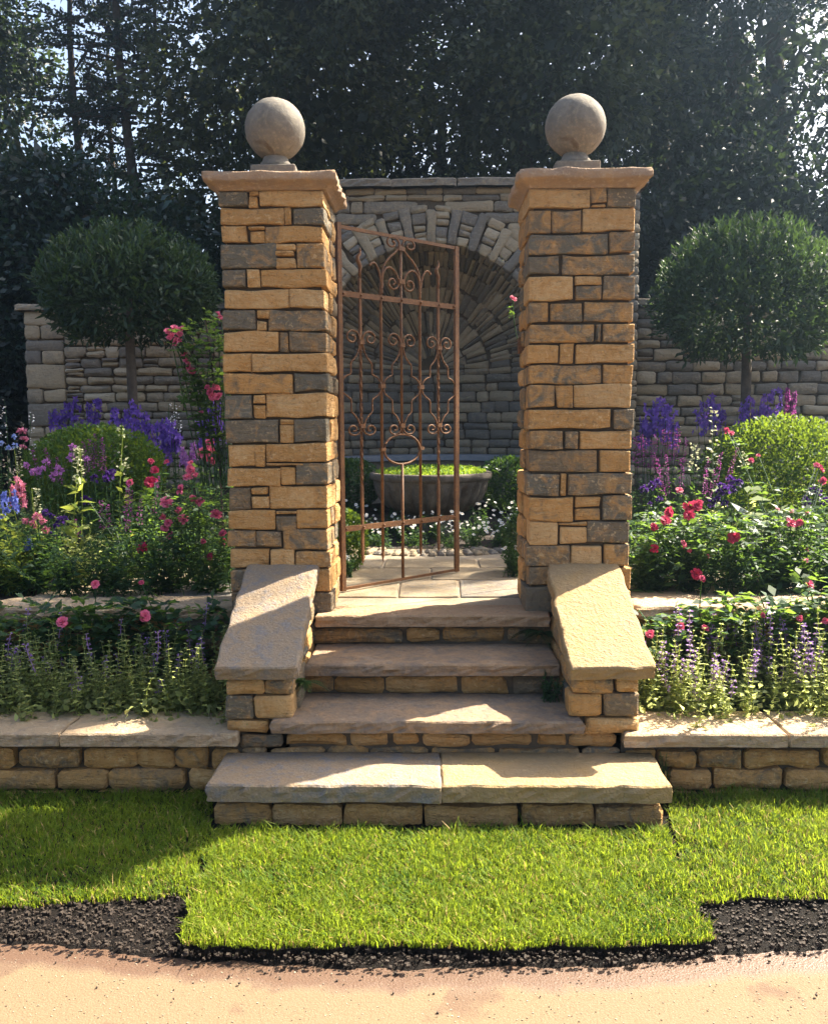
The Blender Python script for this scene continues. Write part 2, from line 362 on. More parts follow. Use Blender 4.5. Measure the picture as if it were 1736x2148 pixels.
# ------------------------------------------------------------------ the setting
from mathutils import noise as mnoise
ZL = .665                                     # landing level
Z1, Z2, Z3, Z4 = .20, .355, .51, ZL
Y1, Y2, Y3, Y4 = 3.29, 3.573, 3.894, 4.21
YP, PD = 4.31, .45                            # pillar front, pillar depth
PX = {-1: (-1.005, -.508), 1: (.468, .970)}
YW = 8.7                                      # niche wall front
tag(boxobj('ground', 'bedsoil', None, (-60, -30, -.3), (60, 90, -.03)), kind='structure')
tag(boxobj('upper_terrace_ground', 'bedsoil', None, (-20, 4.46, -.2), (20, 40, .63)), kind='structure')
EDGE = [(-900, 1975), (-300, 1985), (0, 1990), (150, 1996), (300, 2012), (400, 2022), (600, 2036), (850, 2041), (1100, 2040), (1300, 2033), (1500, 2018), (1736, 1995), (2100, 1955), (2700, 1890)]
EP = [atz(x, y, 0) for x, y in EDGE]
def edge_y(X):
    return float(np.interp(X, [p.x for p in EP], [p.y for p in EP])) + .012 * math.sin(X * 9) * .5 + .006 * math.sin(X * 31 + 1)
def path_build():
    xs = [-14, -8, -4, -3] + list(np.arange(-2.4, 2.41, .03)) + [3, 4, 8, 14]
    ds = [-.14, -.05, 0, .015, .03, .045, .06, .075, .09, .11, .13, .16, .22, .4, .8, 2, 6, 14]
    v = []; f = []; w = []
    for X in xs:
        e = edge_y(X)
        for d in ds: v.append((X, e - d, 0)); w.append(max(0, min(1, 1 - d / .17)))
    n = len(ds)
    for i in range(len(xs) - 1):
        for j in range(n - 1): f.append((i * n + j, i * n + j + 1, (i + 1) * n + j + 1, (i + 1) * n + j))
    me = mesh('path', v, f); a = me.attributes.new('wet', 'FLOAT', 'POINT'); a.data.foreach_set('value', w)
    tag(link('path', me, M['path']), 'sandy resin gravel path with a damp edge', None, None, 'structure')
path_build()
def grit(name, parent, N, region, smin, smax, mat, seed, zb):
    rng = np.random.default_rng(seed); q = Q(seed); X = rng.uniform(-1.7, 1.7, N); E = np.array([edge_y(x) for x in X]); d = rng.uniform(region[0], region[1], N)
    c = np.stack([X, E - d, np.full(N, zb)], 1); s = smin + (smax - smin) * rng.random(N) ** 3; cor = np.array([[a, b, cc] for a in (-1, 1) for b in (-1, 1) for cc in (-.6, .7)], float); P = c[:, None, :] + (cor[None] * rng.uniform(.4, 1, (N, 8, 3))) * s[:, None, None]; ti = rng.random(N)
    for fa in ((4, 6, 7, 5), (0, 4, 5, 1), (2, 3, 7, 6), (0, 2, 6, 4), (1, 5, 7, 3), (0, 1, 3, 2)): q.quads(P[:, fa, :], ti)
    g = q.build(name, M[mat], parent); g['kind'] = 'stuff'
grit('path_grit', bpy.data.objects['path'], 5000, (0, .75), .0009, .0030, 'grit', 61, .0004)
def soil_build():
    v = []; f = []; st = .0125; xs = np.arange(-2.6, 2.6, st); nd = 100
    for X in xs:
        e = edge_y(X)
        for j in range(nd):
            d = -.02 + j * st; k = max(0., min(1., d / .05)); k = k * k * (3 - 2 * k)
            nz = mnoise.fractal((X * 14, (e + d) * 14, 0), .9, 2.1, 4) * .012 + mnoise.noise((X * 55, (e + d) * 55, 3)) * .010
            v.append((X, e + d, -.007 + .024 * k + nz * (.3 + .7 * k)))
    n = nd
    for i in range(len(xs) - 1):
        for j in range(n - 1): f.append((i * n + j, (i + 1) * n + j, (i + 1) * n + j + 1, i * n + j + 1))
    so = tag(link('soil', mesh('soil', v, f), M['soil']), 'strip of dark damp soil along the path edge', None, None, 'structure')
    q = Q(5); rng = np.random.default_rng(5); N = 13000
    X = rng.uniform(-2.2, 2.2, N); E = np.array([edge_y(x) for x in X]); d = rng.uniform(-.004, .45, N); d[:260] = rng.normal(0, .03, 260); d[260:330] = -np.abs(rng.normal(0, .12, 70))
    c = np.stack([X, E + d, np.where(d < .0, .003, .022) + rng.uniform(-.004, .007, N)], 1); s = .0018 + .0062 * rng.random(N) ** 2.5 * np.where(d < -.005, .5, 1)
    cor = np.array([[a, b, cc] for a in (-1, 1) for b in (-1, 1) for cc in (-1, 1)], float)
    P = c[:, None, :] + (cor[None] * rng.uniform(.35, 1, (N, 8, 3))) * s[:, None, None]
    for fa in ((0, 1, 3, 2), (4, 6, 7, 5), (0, 4, 5, 1), (2, 3, 7, 6), (0, 2, 6, 4), (1, 5, 7, 3)): q.quads(P[:, fa, :])
    cr = q.build('soil_crumbs', M['crumb'], so); cr['kind'] = 'stuff'
soil_build()
# turf laid in pieces
TURF = [('left', [(-420, 1664), (446, 1664), (440, 1740), (425, 1812), (402, 1878), (310, 1884), (215, 1892), (100, 1899), (0, 1903), (-420, 1912)], .028),
        ('middle', [(440, 1742), (1398, 1742), (1420, 1790), (1450, 1880), (1496, 1972), (1440, 1978), (1250, 1984), (1000, 1990), (830, 1982), (600, 1989), (380, 1984), (372, 1972), (410, 1870)], .042),
        ('right', [(1400, 1662), (2200, 1662), (2200, 1890), (1900, 1886), (1736, 1886), (1560, 1884), (1470, 1896), (1450, 1874), (1421, 1790)], .036)]
def inpoly(P, poly):
    x, y = P[:, 0], P[:, 1]; ins = np.zeros(len(P), bool); n = len(poly)
    for i in range(n):
        x0, y0 = poly[i]; x1, y1 = poly[i - 1]
        c = ((y0 > y) != (y1 > y)) & (x < (x1 - x0) * (y - y0) / (y1 - y0 + 1e-12) + x0); ins ^= c
    return ins
def turf_build(name, px, zt, seed, dens, label):
    rng = np.random.default_rng(seed); rr = random.Random(seed)
    poly = [atz(x, y, zt) for x, y in px]; fine = []
    for i, p in enumerate(poly):
        q = poly[(i + 1) % len(poly)]; k = max(1, int((q - p).length / .03))
        for j in range(k):
            a = p.lerp(q, j / k); w_ = mnoise.noise((a.x * 9, a.y * 9, seed)) * .014; fine.append((a.x + rr.gauss(0, .006) + w_, a.y + rr.gauss(0, .006) + w_))
    n = len(fine); v = [(a, b, zt - .006) for a, b in fine] + [(a * 1.0, b - .004, -.02) for a, b in fine]
    f = [tuple(range(n))] + [(i, i + n, (i + 1) % n + n, (i + 1) % n) for i in range(n)]
    me = mesh('turf', v, f, False); o = tag(link('turf', me, M['soil']), label, None, None, 'structure')
    bb = np.array(fine); lo = bb.min(0); hi = bb.max(0); lo[0] = max(lo[0], -2.3); hi[0] = min(hi[0], 2.3)
    N = int((hi[0] - lo[0]) * (hi[1] - lo[1]) * dens); P = rng.uniform(lo, hi, (N, 2)); P = P[inpoly(P, fine)]; N = len(P)
    for part, sel, mt in (('grass', slice(0, int(N * .90)), 'grass'), ('dry_grass', slice(int(N * .90), N), 'straw')):
        p = P[sel]; n = len(p); q = Q(seed + 1)
        clump = np.array([mnoise.noise((a * 5, b * 5, seed)) for a, b in p]); cl2 = np.array([mnoise.noise((a * 17, b * 17, seed + 3)) for a, b in p])
        h = rng.uniform(.016, .042, n) * np.where(rng.random(n) < .05, 1.6, 1) * (1 + .35 * clump + .3 * cl2) * (1 if part == 'grass' else .8)
        th = rng.uniform(0, 6.28, n) * .85 + np.pi * (1 + clump) * .9; ln = rng.uniform(.15, 1.05, n) * h
        D = np.stack([np.cos(th), np.sin(th), np.zeros(n)], 1); S = np.stack([-np.sin(th + rng.normal(0, .7, n)), np.cos(th), np.zeros(n)], 1); w = rng.uniform(.0011, .0021, n)[:, None]
        b = np.stack([p[:, 0], p[:, 1], np.full(n, zt - .008)], 1); Z = np.array([0, 0, 1.])
        m1 = b + Z * (h * .55)[:, None] + D * (ln * .25)[:, None]; tp = b + Z * (h * .92)[:, None] + D * (ln * 1.0)[:, None]
        cl3 = np.array([mnoise.noise((a * 2.2, b * 2.2, seed + 7)) for a, b in p]); ti = np.clip(rng.normal(.5, .25, n) + .35 * clump + .5 * cl3, 0, 1)
        q.quads(np.stack([b - S * w, b + S * w, m1 + S * w, m1 - S * w], 1), ti); q.quads(np.stack([m1 - S * w, m1 + S * w, tp + S * w * .2, tp - S * w * .2], 1), ti)
        g = q.build(part, M[mt], o); g['kind'] = 'stuff'
turf_build(*TURF[0], 11, 26000, 'strip of turf below the low wall beside the lichened cheek slab')
turf_build(*TURF[1], 12, 38000, 'thick square of turf laid in front of the bottom step')
turf_build(*TURF[2], 13, 26000, 'strip of turf below the low wall beside the yellow cheek slab')

# bed soil behind the low walls
for s in (-1, 1):
    a, b = sorted((s * .88, s * 4.5))
    tag(boxobj('lower_bed_soil', 'bedsoil', None, (a, 3.72, -.1), (b, 4.42, .262)), kind='structure')

# ------------------------------------------------------------------ steps
rng = random.Random(3)
steps = empty('stone_steps', (0, 3.6, 0), 'flight of rough stone steps climbing to the iron gate', 'steps')
def spx(y, Y, x0, x1):
    a = at(x0, y, Y); b = at(x1, y, Y); return a.x, b.x
boxobj('step_core', 'core', steps, (-.86, 3.40, -.1), (.86, 3.68, Z1 - .03)); boxobj('step_core', 'core', steps, (-.80, 3.66, -.1), (.80, 4.5, Z2 - .06))
boxobj('step_core', 'core', steps, (-.58, 3.98, .2), (.58, 4.5, Z3 - .05)); boxobj('step_core', 'core', steps, (-.58, 4.29, .3), (.58, 4.5, Z4 - .055))
def tread(xa, xb, ya, yb, z, th, tone, mat='tread', label=None):
    o = stone('tread', steps, rect(xa, 0, xb, yb - ya), (0, ya, z), TOP, th, rng, tone, mat, jit=.0035, bev=.006, bulge=.0012, corner=.006, step=.035, mids=2, lim=44)
    if label: o['label'] = label
xa, xb = spx(1655, Y1, 433, 1413); xm = at(925, 1655, Y1).x
tread(xa, xm - .003, Y1, 3.64, Z1, .068, .35, 'lichen'); tread(xm + .003, xb, Y1, 3.64, Z1, .068, .5, 'yellow')
xa, xb = spx(1515, Y2, 567, 1225); tread(xa, xb, Y2, 3.97, Z2, .05, .4)
tread(-.575, .575, Y3, 4.28, Z3, .052, .45); tread(-.575, .575, Y4, 4.47, Z4, .055, .6)
def risers(rows, Y, parent, name='riser_stone', depth=.16, tones=None, ext=0, **kw):
    k = 0
    for y0, y1, xs in rows:
        for x0, x1 in xs:
            a = at(x0, y1, Y); b = at(x1, y0, Y)
            tn = tones[k % len(tones)] if tones else rtone(rng); k += 1
            z0, z1 = sorted((a.z, b.z))
            stone(name, parent, rect(a.x + .003, z0 + .003, b.x - .003, z1 - .003), (0, Y - rng.uniform(-.006, .01), 0), FRONT, depth, rng, tn, 'stone', corner=.016, jit=.0045, bev=.010, bulge=.006, **kw)
risers([(1690, 1742, [(448, 570), (571, 717), (720, 888), (892, 1087), (1093, 1247), (1252, 1390)])], 3.345, steps, tones=[.5, .72, .62, .72, .6, .5])
risers([(1540, 1567, [(502, 593), (598, 728), (733, 817), (822, 880), (884, 983), (990, 1117), (1124, 1188), (1192, 1297)]),
        (1569, 1588, [(505, 560), (565, 680), (684, 770), (775, 900), (905, 1040), (1045, 1215), (1220, 1300)])], 3.645, steps, tones=[.3, .6, .75, .6, .85, .8, .6, .75, .35, .4, .45, .3, .4, .4])
risers([(1420, 1456, [(622, 697), (703, 805), (811, 958), (963, 1068), (1073, 1150), (1153, 1200)])], 3.965, steps, tones=[.4, .55, .7, .6, .25, .3])
risers([(1318, 1349, [(648, 848), (852, 922), (928, 1057), (1062, 1170)])], 4.275, steps, tones=[.4, .6, .45, .3])

# ------------------------------------------------------------------ sloping cheek walls beside the steps
SL = (.906 - .59) / (4.31 - 3.565)
def zs(y): return .59 - .065 + SL * (y - 3.565)           # underside of the coping
CHK = {-1: [(1427, 1461, [(474, 553), (554, 613)]), (1462, 1512, [(474, 529), (532, 611)]), (1514, 1539, [(474, 564)])],
       1: [(1419, 1456, [(1199, 1290), (1292, 1343)]), (1456, 1505, [(1192, 1261), (1263, 1341)]), (1507, 1541, [(1229, 1340)])]}
for s, lab in ((-1, 'low stone cheek wall with a grey lichened sloping slab, beside the steps'), (1, 'low stone cheek wall with a pale yellow sloping slab, beside the steps')):
    xi, xo = (.585, .885); x0, x1 = (xi, xo) if s > 0 else (-xo, -xi)
    ck = empty('cheek_wall', (s * .74, 3.62, .2), lab, 'wall', 'cheek walls flanking the steps')
    y0, y1 = 3.66, 4.305; g = .03
    m = MB(); m.add(([(x0 + g, y0, .1), (x1 - g, y0, .1), (x1 - g, y1, .1), (x0 + g, y1, .1), (x0 + g, y0, zs(y0) - .01), (x1 - g, y0, zs(y0) - .01), (x1 - g, y1, zs(y1) - .01), (x0 + g, y1, zs(y1) - .01)],
                     [(0, 3, 2, 1), (4, 5, 6, 7), (0, 1, 5, 4), (1, 2, 6, 5), (2, 3, 7, 6), (3, 0, 4, 7)])); m.build('wall_core', M['core'], ck, False)
    k = 0
    for ya, yb, xs in CHK[s]:
        for xa, xb in xs:
            a = at(xa, yb, 3.615); b = at(xb, ya, 3.615); tn = ([.85, .35, .2, .85, .65] if s < 0 else [.4, .75, .6, .3, .8])[k]; k += 1
            stone('stone', ck, rect(a.x + .002, a.z + .003, b.x - .002, b.z - .002), (0, 3.615 + rng.uniform(-.006, .006), 0), FRONT, .12, rng, tn, corner=.012, jit=.003, bulge=.005)
    for face in ((-1, 1) if True else ()):
        xf = x1 if face > 0 else x0; rot = RIGHTF if face > 0 else LEFTF
        for (ua, va, ub, vb) in courses(3.74, 4.30, .27, .85, (.07, .11), (.12, .26), rng):
            ta, tb = min(vb, zs(ua) - .008), min(vb, zs(ub) - .008)
            if ta < va + .02 or tb < va + .025: continue
            qd = [(ua, va), (ub, va), (ub, tb), (ua, ta)] if face > 0 else [(-ub, va), (-ua, va), (-ua, ta), (-ub, tb)]
            stone('stone', ck, qd, (xf + face * .0, 0, 0), rot, .09, rng, rtone(rng), corner=.012, jit=.003)
    ln = math.hypot(4.315 - 3.565, .906 - .59)
    rot = frame((1, 0, 0), (0, 4.315 - 3.565, .906 - .59))
    stone('coping_slab', ck, rect(s * .74 - .175, 0, s * .74 + .175, ln), (0, 3.565, .59), rot, .062, rng, .5, 'lichen' if s < 0 else 'yellow', jit=.003, bev=.006, bulge=.0015, corner=.006, step=.035, mids=2, lim=26)

# ------------------------------------------------------------------ low retaining walls along the lawn
LOW = {-1: [(1572, 1614, [(-160, -75), (-72, 27), (38, 168), (172, 287), (288, 365), (367, 437), (440, 505)]), (1616, 1660, [(-170, -20), (-16, 116), (119, 227), (229, 390), (397, 500)]), (1661, 1690, [(-150, 8), (10, 160), (163, 360), (364, 480)])],
       1: [(1574, 1612, [(1310, 1374), (1377, 1463), (1465, 1558), (1560, 1722), (1725, 1812), (1815, 1930)]), (1613, 1658, [(1330, 1400), (1403, 1492), (1495, 1645), (1648, 1790), (1793, 1920)]), (1660, 1688, [(1350, 1470), (1473, 1600), (1603, 1730), (1735, 1900)])]}
for s, lab in ((-1, 'low stone retaining wall with flat slabs, on the side of the grey lichened cheek slab'), (1, 'low stone retaining wall with flat slabs, on the side of the pale yellow cheek slab')):
    w = empty('retaining_wall', (s * 2.0, 3.7, 0), lab, 'wall', 'low retaining walls along the lawn')
    a, b = sorted((s * .84, s * 3.6)); boxobj('wall_core', 'core', w, (a, 3.68, -.1), (b, 3.84, .24))
    risers(LOW[s], 3.64, w, 'stone', .14, [.6, .55, .45, .65, .7, .5, .55, .7, .5, .6, .45, .7])
    out = s * max(abs(at(-170 if s < 0 else 1930, 1600, 3.64).x), 1)
    a, b = sorted((out, s * 3.6))
    for (ua, va, ub, vb) in courses(a, b, .03, .24, (.07, .09), (.15, .32), rng): stone('stone', w, rect(ua, va, ub, vb), (0, 3.64, 0), FRONT, .14, rng, rtone(rng), bulge=.01)
    if s < 0: xs = [at(497, 1550, 3.575).x, at(124, 1550, 3.575).x, at(124, 1550, 3.575).x - .85, -3.6]
    else: xs = [at(1307, 1550, 3.575).x, at(1655, 1550, 3.575).x, at(1655, 1550, 3.575).x + .9, 3.6]
    for p_, q_ in zip(xs, xs[1:]):
        a, b = sorted((p_, q_)); stone('coping_slab', w, rect(a + .004, 0, b - .004, .30), (0, 3.575, .302), TOP, .055, rng, .55, 'slab', jit=.003, bev=.006, bulge=.0015, corner=.006, step=.04, mids=1, lim=30)
    # the upper retaining wall between the two beds
    w = empty('retaining_wall', (s * 2.0, 4.4, .26), 'upper stone retaining wall between the two beds, beside the pillar with the ' + ('gate' if s < 0 else 'latch plate'), 'wall', 'upper retaining walls between the beds')
    a, b = sorted((s * 1.0, s * 3.8)); boxobj('wall_core', 'core', w, (a, 4.43, .1), (b, 4.6, .62))
    for (ua, va, ub, vb) in courses(a, b, .27, .615, (.07, .11), (.14, .34), rng): stone('stone', w, rect(ua, va, ub, vb), (0, 4.40, 0), FRONT, .14, rng, rtone(rng), bulge=.01)
    xx = [1.0, 1.62, 2.3, 3.0, 3.8]
    for p_, q_ in zip(xx, xx[1:]):
        a, b = sorted((s * p_, s * q_)); stone('coping_slab', w, rect(a + .004, 0, b - .004, .29 + rng.uniform(0, .03)), (0, 4.345 + rng.uniform(-.02, .02), .675), TOP, .06, rng, .55, 'slab', jit=.009, bev=.012, bulge=.003, corner=.02, step=.05, mids=2, lim=18)

# ------------------------------------------------------------------ landing paving
pv = tag(boxobj('landing', 'mortar', None, (-2.2, 4.462, .5), (2.2, 6.6, ZL - .008)), 'stone paved landing inside the gate', None, None, 'structure')
rows = [(1252, 1216.5, [330, 600, 833, 965, 1250, 1450]), (1216, 1191.5, [420, 690, 903, 1130, 1380]), (1191, 1172.5, [480, 640, 802, 1006, 1180, 1350])]
tn = [.2, .75, .45, .3, .6, .8, .7, .85, .5, .3, .45, .6, .5, .4]; k = 0
for ya, yb, xs in rows:
    Ya, Yb = atz(905, ya, ZL).y, atz(905, yb, ZL).y
    for xa, xb in zip(xs, xs[1:]):
        A = atz(xa, ya, ZL).x; B = atz(xb, ya, ZL).x
        stone('paving_slab', pv, rect(A + .006, 0, B - .006, Yb - Ya - .012), (0, Ya + .006, ZL), TOP, .03, rng, tn[k % len(tn)], 'pave', jit=.002, bev=.004, bulge=.001, corner=.008, step=.09); k += 1
YB = 7.4                                     # bowl centre
for ring, (ra, rb) in enumerate(((1.0, 1.11), (1.115, 1.24))):
    n = 46
    for i in range(n):
        a0 = R(198 + 144 * (i + ring * .5) / n); a1 = R(198 + 144 * (i + ring * .5 + .88) / n); am = (a0 + a1) / 2
        hw = (a1 - a0) / 2 * rb * rng.uniform(.8, 1.1); L = (rb - ra) * rng.uniform(.75, 1.05)
        u = Vector((-math.sin(am), math.cos(am), 0)); o_ = Vector((math.cos(am) * (ra + rb) / 2, YB + math.sin(am) * (ra + rb) / 2, ZL + .012 + rng.uniform(-.008, .012)))
        stone('cobble', pv, rect(-hw, -L / 2, hw, L / 2), o_, frame(u, Vector((0, 0, 1)).cross(u)), .05, rng, rtone(rng), 'pave', jit=.005, bev=.014, bulge=.006, step=.05)

# ------------------------------------------------------------------ gate pillars
def c1(x, y): return ((600 + x / 2.864) / 1.44, (250 + y / 2.864) / 1.44)
def c2(x, y): return ((600 + x / 2.527) / 1.44, (1000 + y / 2.527) / 1.44)
def c3(x, y): return ((1500 + x / 2.864) / 1.44, (250 + y / 2.864) / 1.44)
def c4(x, y): return ((1500 + x / 2.527) / 1.44, (1000 + y / 2.527) / 1.44)
LA = [[(150, 920, 425, 1070, .2), (440, 915, 515, 982, .6), (430, 985, 520, 1078, .6), (522, 920, 1062, 1067, .85)],
      [(158, 1080, 735, 1228, .7), (740, 1075, 808, 1226, .6), (815, 1074, 1062, 1226, .12)],
      [(165, 1236, 425, 1384, .75), (427, 1236, 572, 1275, .65), (435, 1278, 570, 1384, .65), (576, 1234, 1062, 1384, .55)],
      [(170, 1390, 660, 1602, .22), (665, 1390, 838, 1440, .75), (665, 1444, 825, 1500, .6), (668, 1504, 845, 1602, .9), (848, 1390, 1065, 1598, .38)],
      [(175, 1608, 406, 1772, .12), (412, 1610, 530, 1768, .85), (538, 1604, 1068, 1774, .68)],
      [(186, 1780, 782, 1952, .82), (786, 1778, 1060, 1952, .88)],
      [(192, 1958, 490, 2142, .2), (498, 1962, 612, 2048, .45), (500, 2053, 592, 2146, .85), (600, 1960, 1068, 2146, .33)]]
LB = [[(175, 4, 610, 160, .78), (614, 6, 688, 156, .4), (692, 2, 956, 156, .25)],
      [(175, 168, 404, 316, .65), (410, 165, 960, 312, .78)],
      [(182, 322, 718, 478, .5), (724, 316, 960, 462, .18)],
      [(190, 488, 415, 668, .2), (419, 482, 506, 556, .6), (419, 560, 504, 668, .62), (510, 470, 970, 660, .78)],
      [(192, 674, 610, 858, .2), (616, 672, 726, 712, .5), (616, 716, 726, 860, .78), (731, 666, 968, 850, .18)],
      [(195, 866, 424, 1034, .78), (429, 866, 508, 1032, .62), (512, 856, 970, 1004, .6), (514, 1006, 800, 1030, .55)],
      [(198, 1040, 618, 1188, .68), (623, 1036, 738, 1174, .66), (742, 1010, 972, 1174, .28)],
      [(205, 1194, 396, 1364, .2), (400, 1192, 530, 1246, .6), (402, 1250, 530, 1358, .72), (536, 1180, 982, 1360, .72)],
      [(208, 1369, 584, 1518, .74), (590, 1369, 745, 1402, .6), (592, 1406, 745, 1522, .3), (750, 1366, 985, 1510, .6)],
      [(215, 1524, 436, 1656, .35), (440, 1524, 634, 1654, .3), (638, 1515, 978, 1672, .35)],
      [(218, 1662, 538, 1814, .78), (545, 1662, 728, 1814, .78), (735, 1678, 982, 1812, .5)],
      [(222, 1822, 520, 1988, .3), (524, 1822, 820, 1988, .5), (826, 1818, 986, 1988, .62)],
      [(226, 1994, 420, 2146, .3), (425, 1994, 820, 2146, .6), (826, 1994, 986, 2150, .14)]]
RA = [[(285, 900, 810, 1088, .85), (815, 900, 945, 1042, .42), (815, 1046, 945, 1075, .5), (950, 898, 1208, 1066, .25)],
      [(290, 1094, 474, 1298, .35), (482, 1094, 728, 1296, .3), (735, 1076, 1206, 1286, .78)],
      [(262, 1304, 965, 1484, .3), (974, 1292, 1202, 1468, .35)],
      [(282, 1492, 534, 1660, .22), (556, 1476, 1198, 1662, .4)],
      [(286, 1672, 664, 1886, .85), (675, 1668, 908, 1742, .78), (675, 1750, 908, 1880, .35), (916, 1666, 1196, 1880, .33)],
      [(262, 1896, 452, 2074, .35), (459, 1896, 742, 2068, .35), (748, 1888, 1194, 2070, .4)]]
RB = [[(226, -56, 738, 90, .4), (743, -56, 794, 84, .35), (799, -58, 1048, 84, .42)],
      [(228, 96, 472, 246, .6), (480, 94, 590, 246, .62), (595, 90, 1045, 246, .72)],
      [(236, 252, 800, 405, .38), (808, 252, 1043, 406, .55)],
      [(218, 412, 444, 584, .4), (449, 410, 581, 586, .55), (586, 412, 1044, 586, .97)],
      [(236, 592, 876, 746, .55), (888, 592, 1042, 750, .3)],
      [(246, 758, 514, 904, .4), (520, 758, 622, 904, .35), (630, 758, 1036, 900, .72)],
      [(246, 910, 771, 1080, .33), (779, 906, 1032, 1078, .7)],
      [(244, 1088, 478, 1260, .3), (484, 1086, 538, 1258, .55), (545, 1084, 1031, 1252, .33)],
      [(242, 1266, 586, 1454, .62), (592, 1262, 796, 1346, .68), (592, 1351, 796, 1448, .5), (802, 1258, 1031, 1450, .33)],
      [(244, 1460, 470, 1632, .92), (474, 1456, 690, 1490, .6), (474, 1496, 690, 1622, .85), (696, 1454, 1032, 1620, .22)],
      [(245, 1638, 560, 1794, .35), (566, 1632, 804, 1790, .9), (809, 1626, 1032, 1800, .45)],
      [(246, 1800, 560, 1950, .35), (565, 1798, 860, 1960, .5), (866, 1806, 1028, 1976, .62)],
      [(252, 1956, 600, 2122, .18), (605, 1966, 860, 2122, .5), (866, 1982, 1030, 2126, .5)]]
def rock_cap(cx, cy, z0, parent, hw, ov, th, tv, rng, name='cap_stone', hy=0):
    """square cap: splayed underside, square broken edge"""
    v = []; f = []; n = 20; o = hw + ov; zt = z0 + tv + th
    rings = [(hw + .004, z0, 0), (hw + .007, z0 + .004, .2), (hw + ov * .30, z0 + tv * .42, .5), (hw + ov * .62, z0 + tv * .72, .6), (o - .005, z0 + tv - .003, .9), (o - .001, z0 + tv + .001, 1), (o, z0 + tv + .005, 1), (o + .002, z0 + tv + th * .35, .7), (o + .001, z0 + tv + th * .7, .8), (o - .001, zt - .006, 1), (o - .004, zt - .001, 1), (o - .010, zt, .9), (o - .03, zt + .001, .4), (hw * .5, zt + .004, 0)]
    per = [(-1 + 2 * k / n, -1) for k in range(n)] + [(1, -1 + 2 * k / n) for k in range(n)] + [(1 - 2 * k / n, 1) for k in range(n)] + [(-1, 1 - 2 * k / n) for k in range(n)]
    N = len(per); lo = [rng.gauss(0, .0055) for _ in per]; hi = [rng.gauss(0, .0065) for _ in per]
    sm = lambda q: [(q[i - 1] + 2 * q[i] + q[(i + 1) % N]) * .4 for i in range(N)]
    lo, hi = sm(lo), sm(hi)
    for ri, (h, z, j) in enumerate(rings):
        k = min(1, max(0, (z - z0 - tv) / th))
        for i, (a, b) in enumerate(per):
            d = (lo[i] * (1 - k) + hi[i] * k) * j + rng.gauss(0, .0012) * j
            v.append((cx + a * (h + d), cy + b * (h + hy + d), z + d * .35))
    for r_ in range(len(rings) - 1):
        for i in range(N): f.append((r_ * N + i, r_ * N + (i + 1) % N, (r_ + 1) * N + (i + 1) % N, (r_ + 1) * N + i))
    f.append(tuple((len(rings) - 1) * N + i for i in range(N))); f.append(tuple(range(N))[::-1])
    return link(name, mesh(name, v, f), M['cap'], parent)
def ball_finial(cx, cy, z0, parent, rad, rng, seed, zc):
    zp = at(575, 343, cy - .11).z
    stone('finial_plinth', parent, rect(cx - .108, cy - .108, cx + .108, cy + .108), (0, 0, zp), TOP, zp - z0 + .004, rng, .5, 'ball', corner=.004, jit=.0015, bev=.004, bulge=.001)
    zn = zc - rad * .93; h_ = zn - zp
    prof = [(.072, zp - .002), (.080, zp + h_ * .2), (.078, zp + h_ * .45), (.066, zp + h_ * .7), (.060, zn), (.050, zn + .02)]
    m = MB(); n = 28
    v = [(cx + r_ * math.cos(2 * math.pi * k / n), cy + r_ * math.sin(2 * math.pi * k / n), z) for r_, z in prof for k in range(n)]
    f = [(j * n + k, j * n + (k + 1) % n, (j + 1) * n + (k + 1) % n, (j + 1) * n + k) for j in range(len(prof) - 1) for k in range(n)]
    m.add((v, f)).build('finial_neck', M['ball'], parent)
    v = []; f = []; a, b = 48, 32
    for j in range(b + 1):
        ph = math.pi * j / b
        for k in range(a):
            th = 2 * math.pi * k / a; d = Vector((math.sin(ph) * math.cos(th), math.sin(ph) * math.sin(th), math.cos(ph)))
            rr = rad * (1 + .018 * mnoise.fractal(d * 2.3 + Vector((seed, 0, 0)), .9, 2, 3) + .006 * mnoise.noise(d * 14 + Vector((seed, 3, 0))))
            v.append(d * rr)
    for j in range(b):
        for k in range(a): f.append((j * a + k, (j + 1) * a + k, (j + 1) * a + (k + 1) % a, j * a + (k + 1) % a))
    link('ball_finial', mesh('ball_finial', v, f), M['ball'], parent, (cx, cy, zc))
pillars = {}
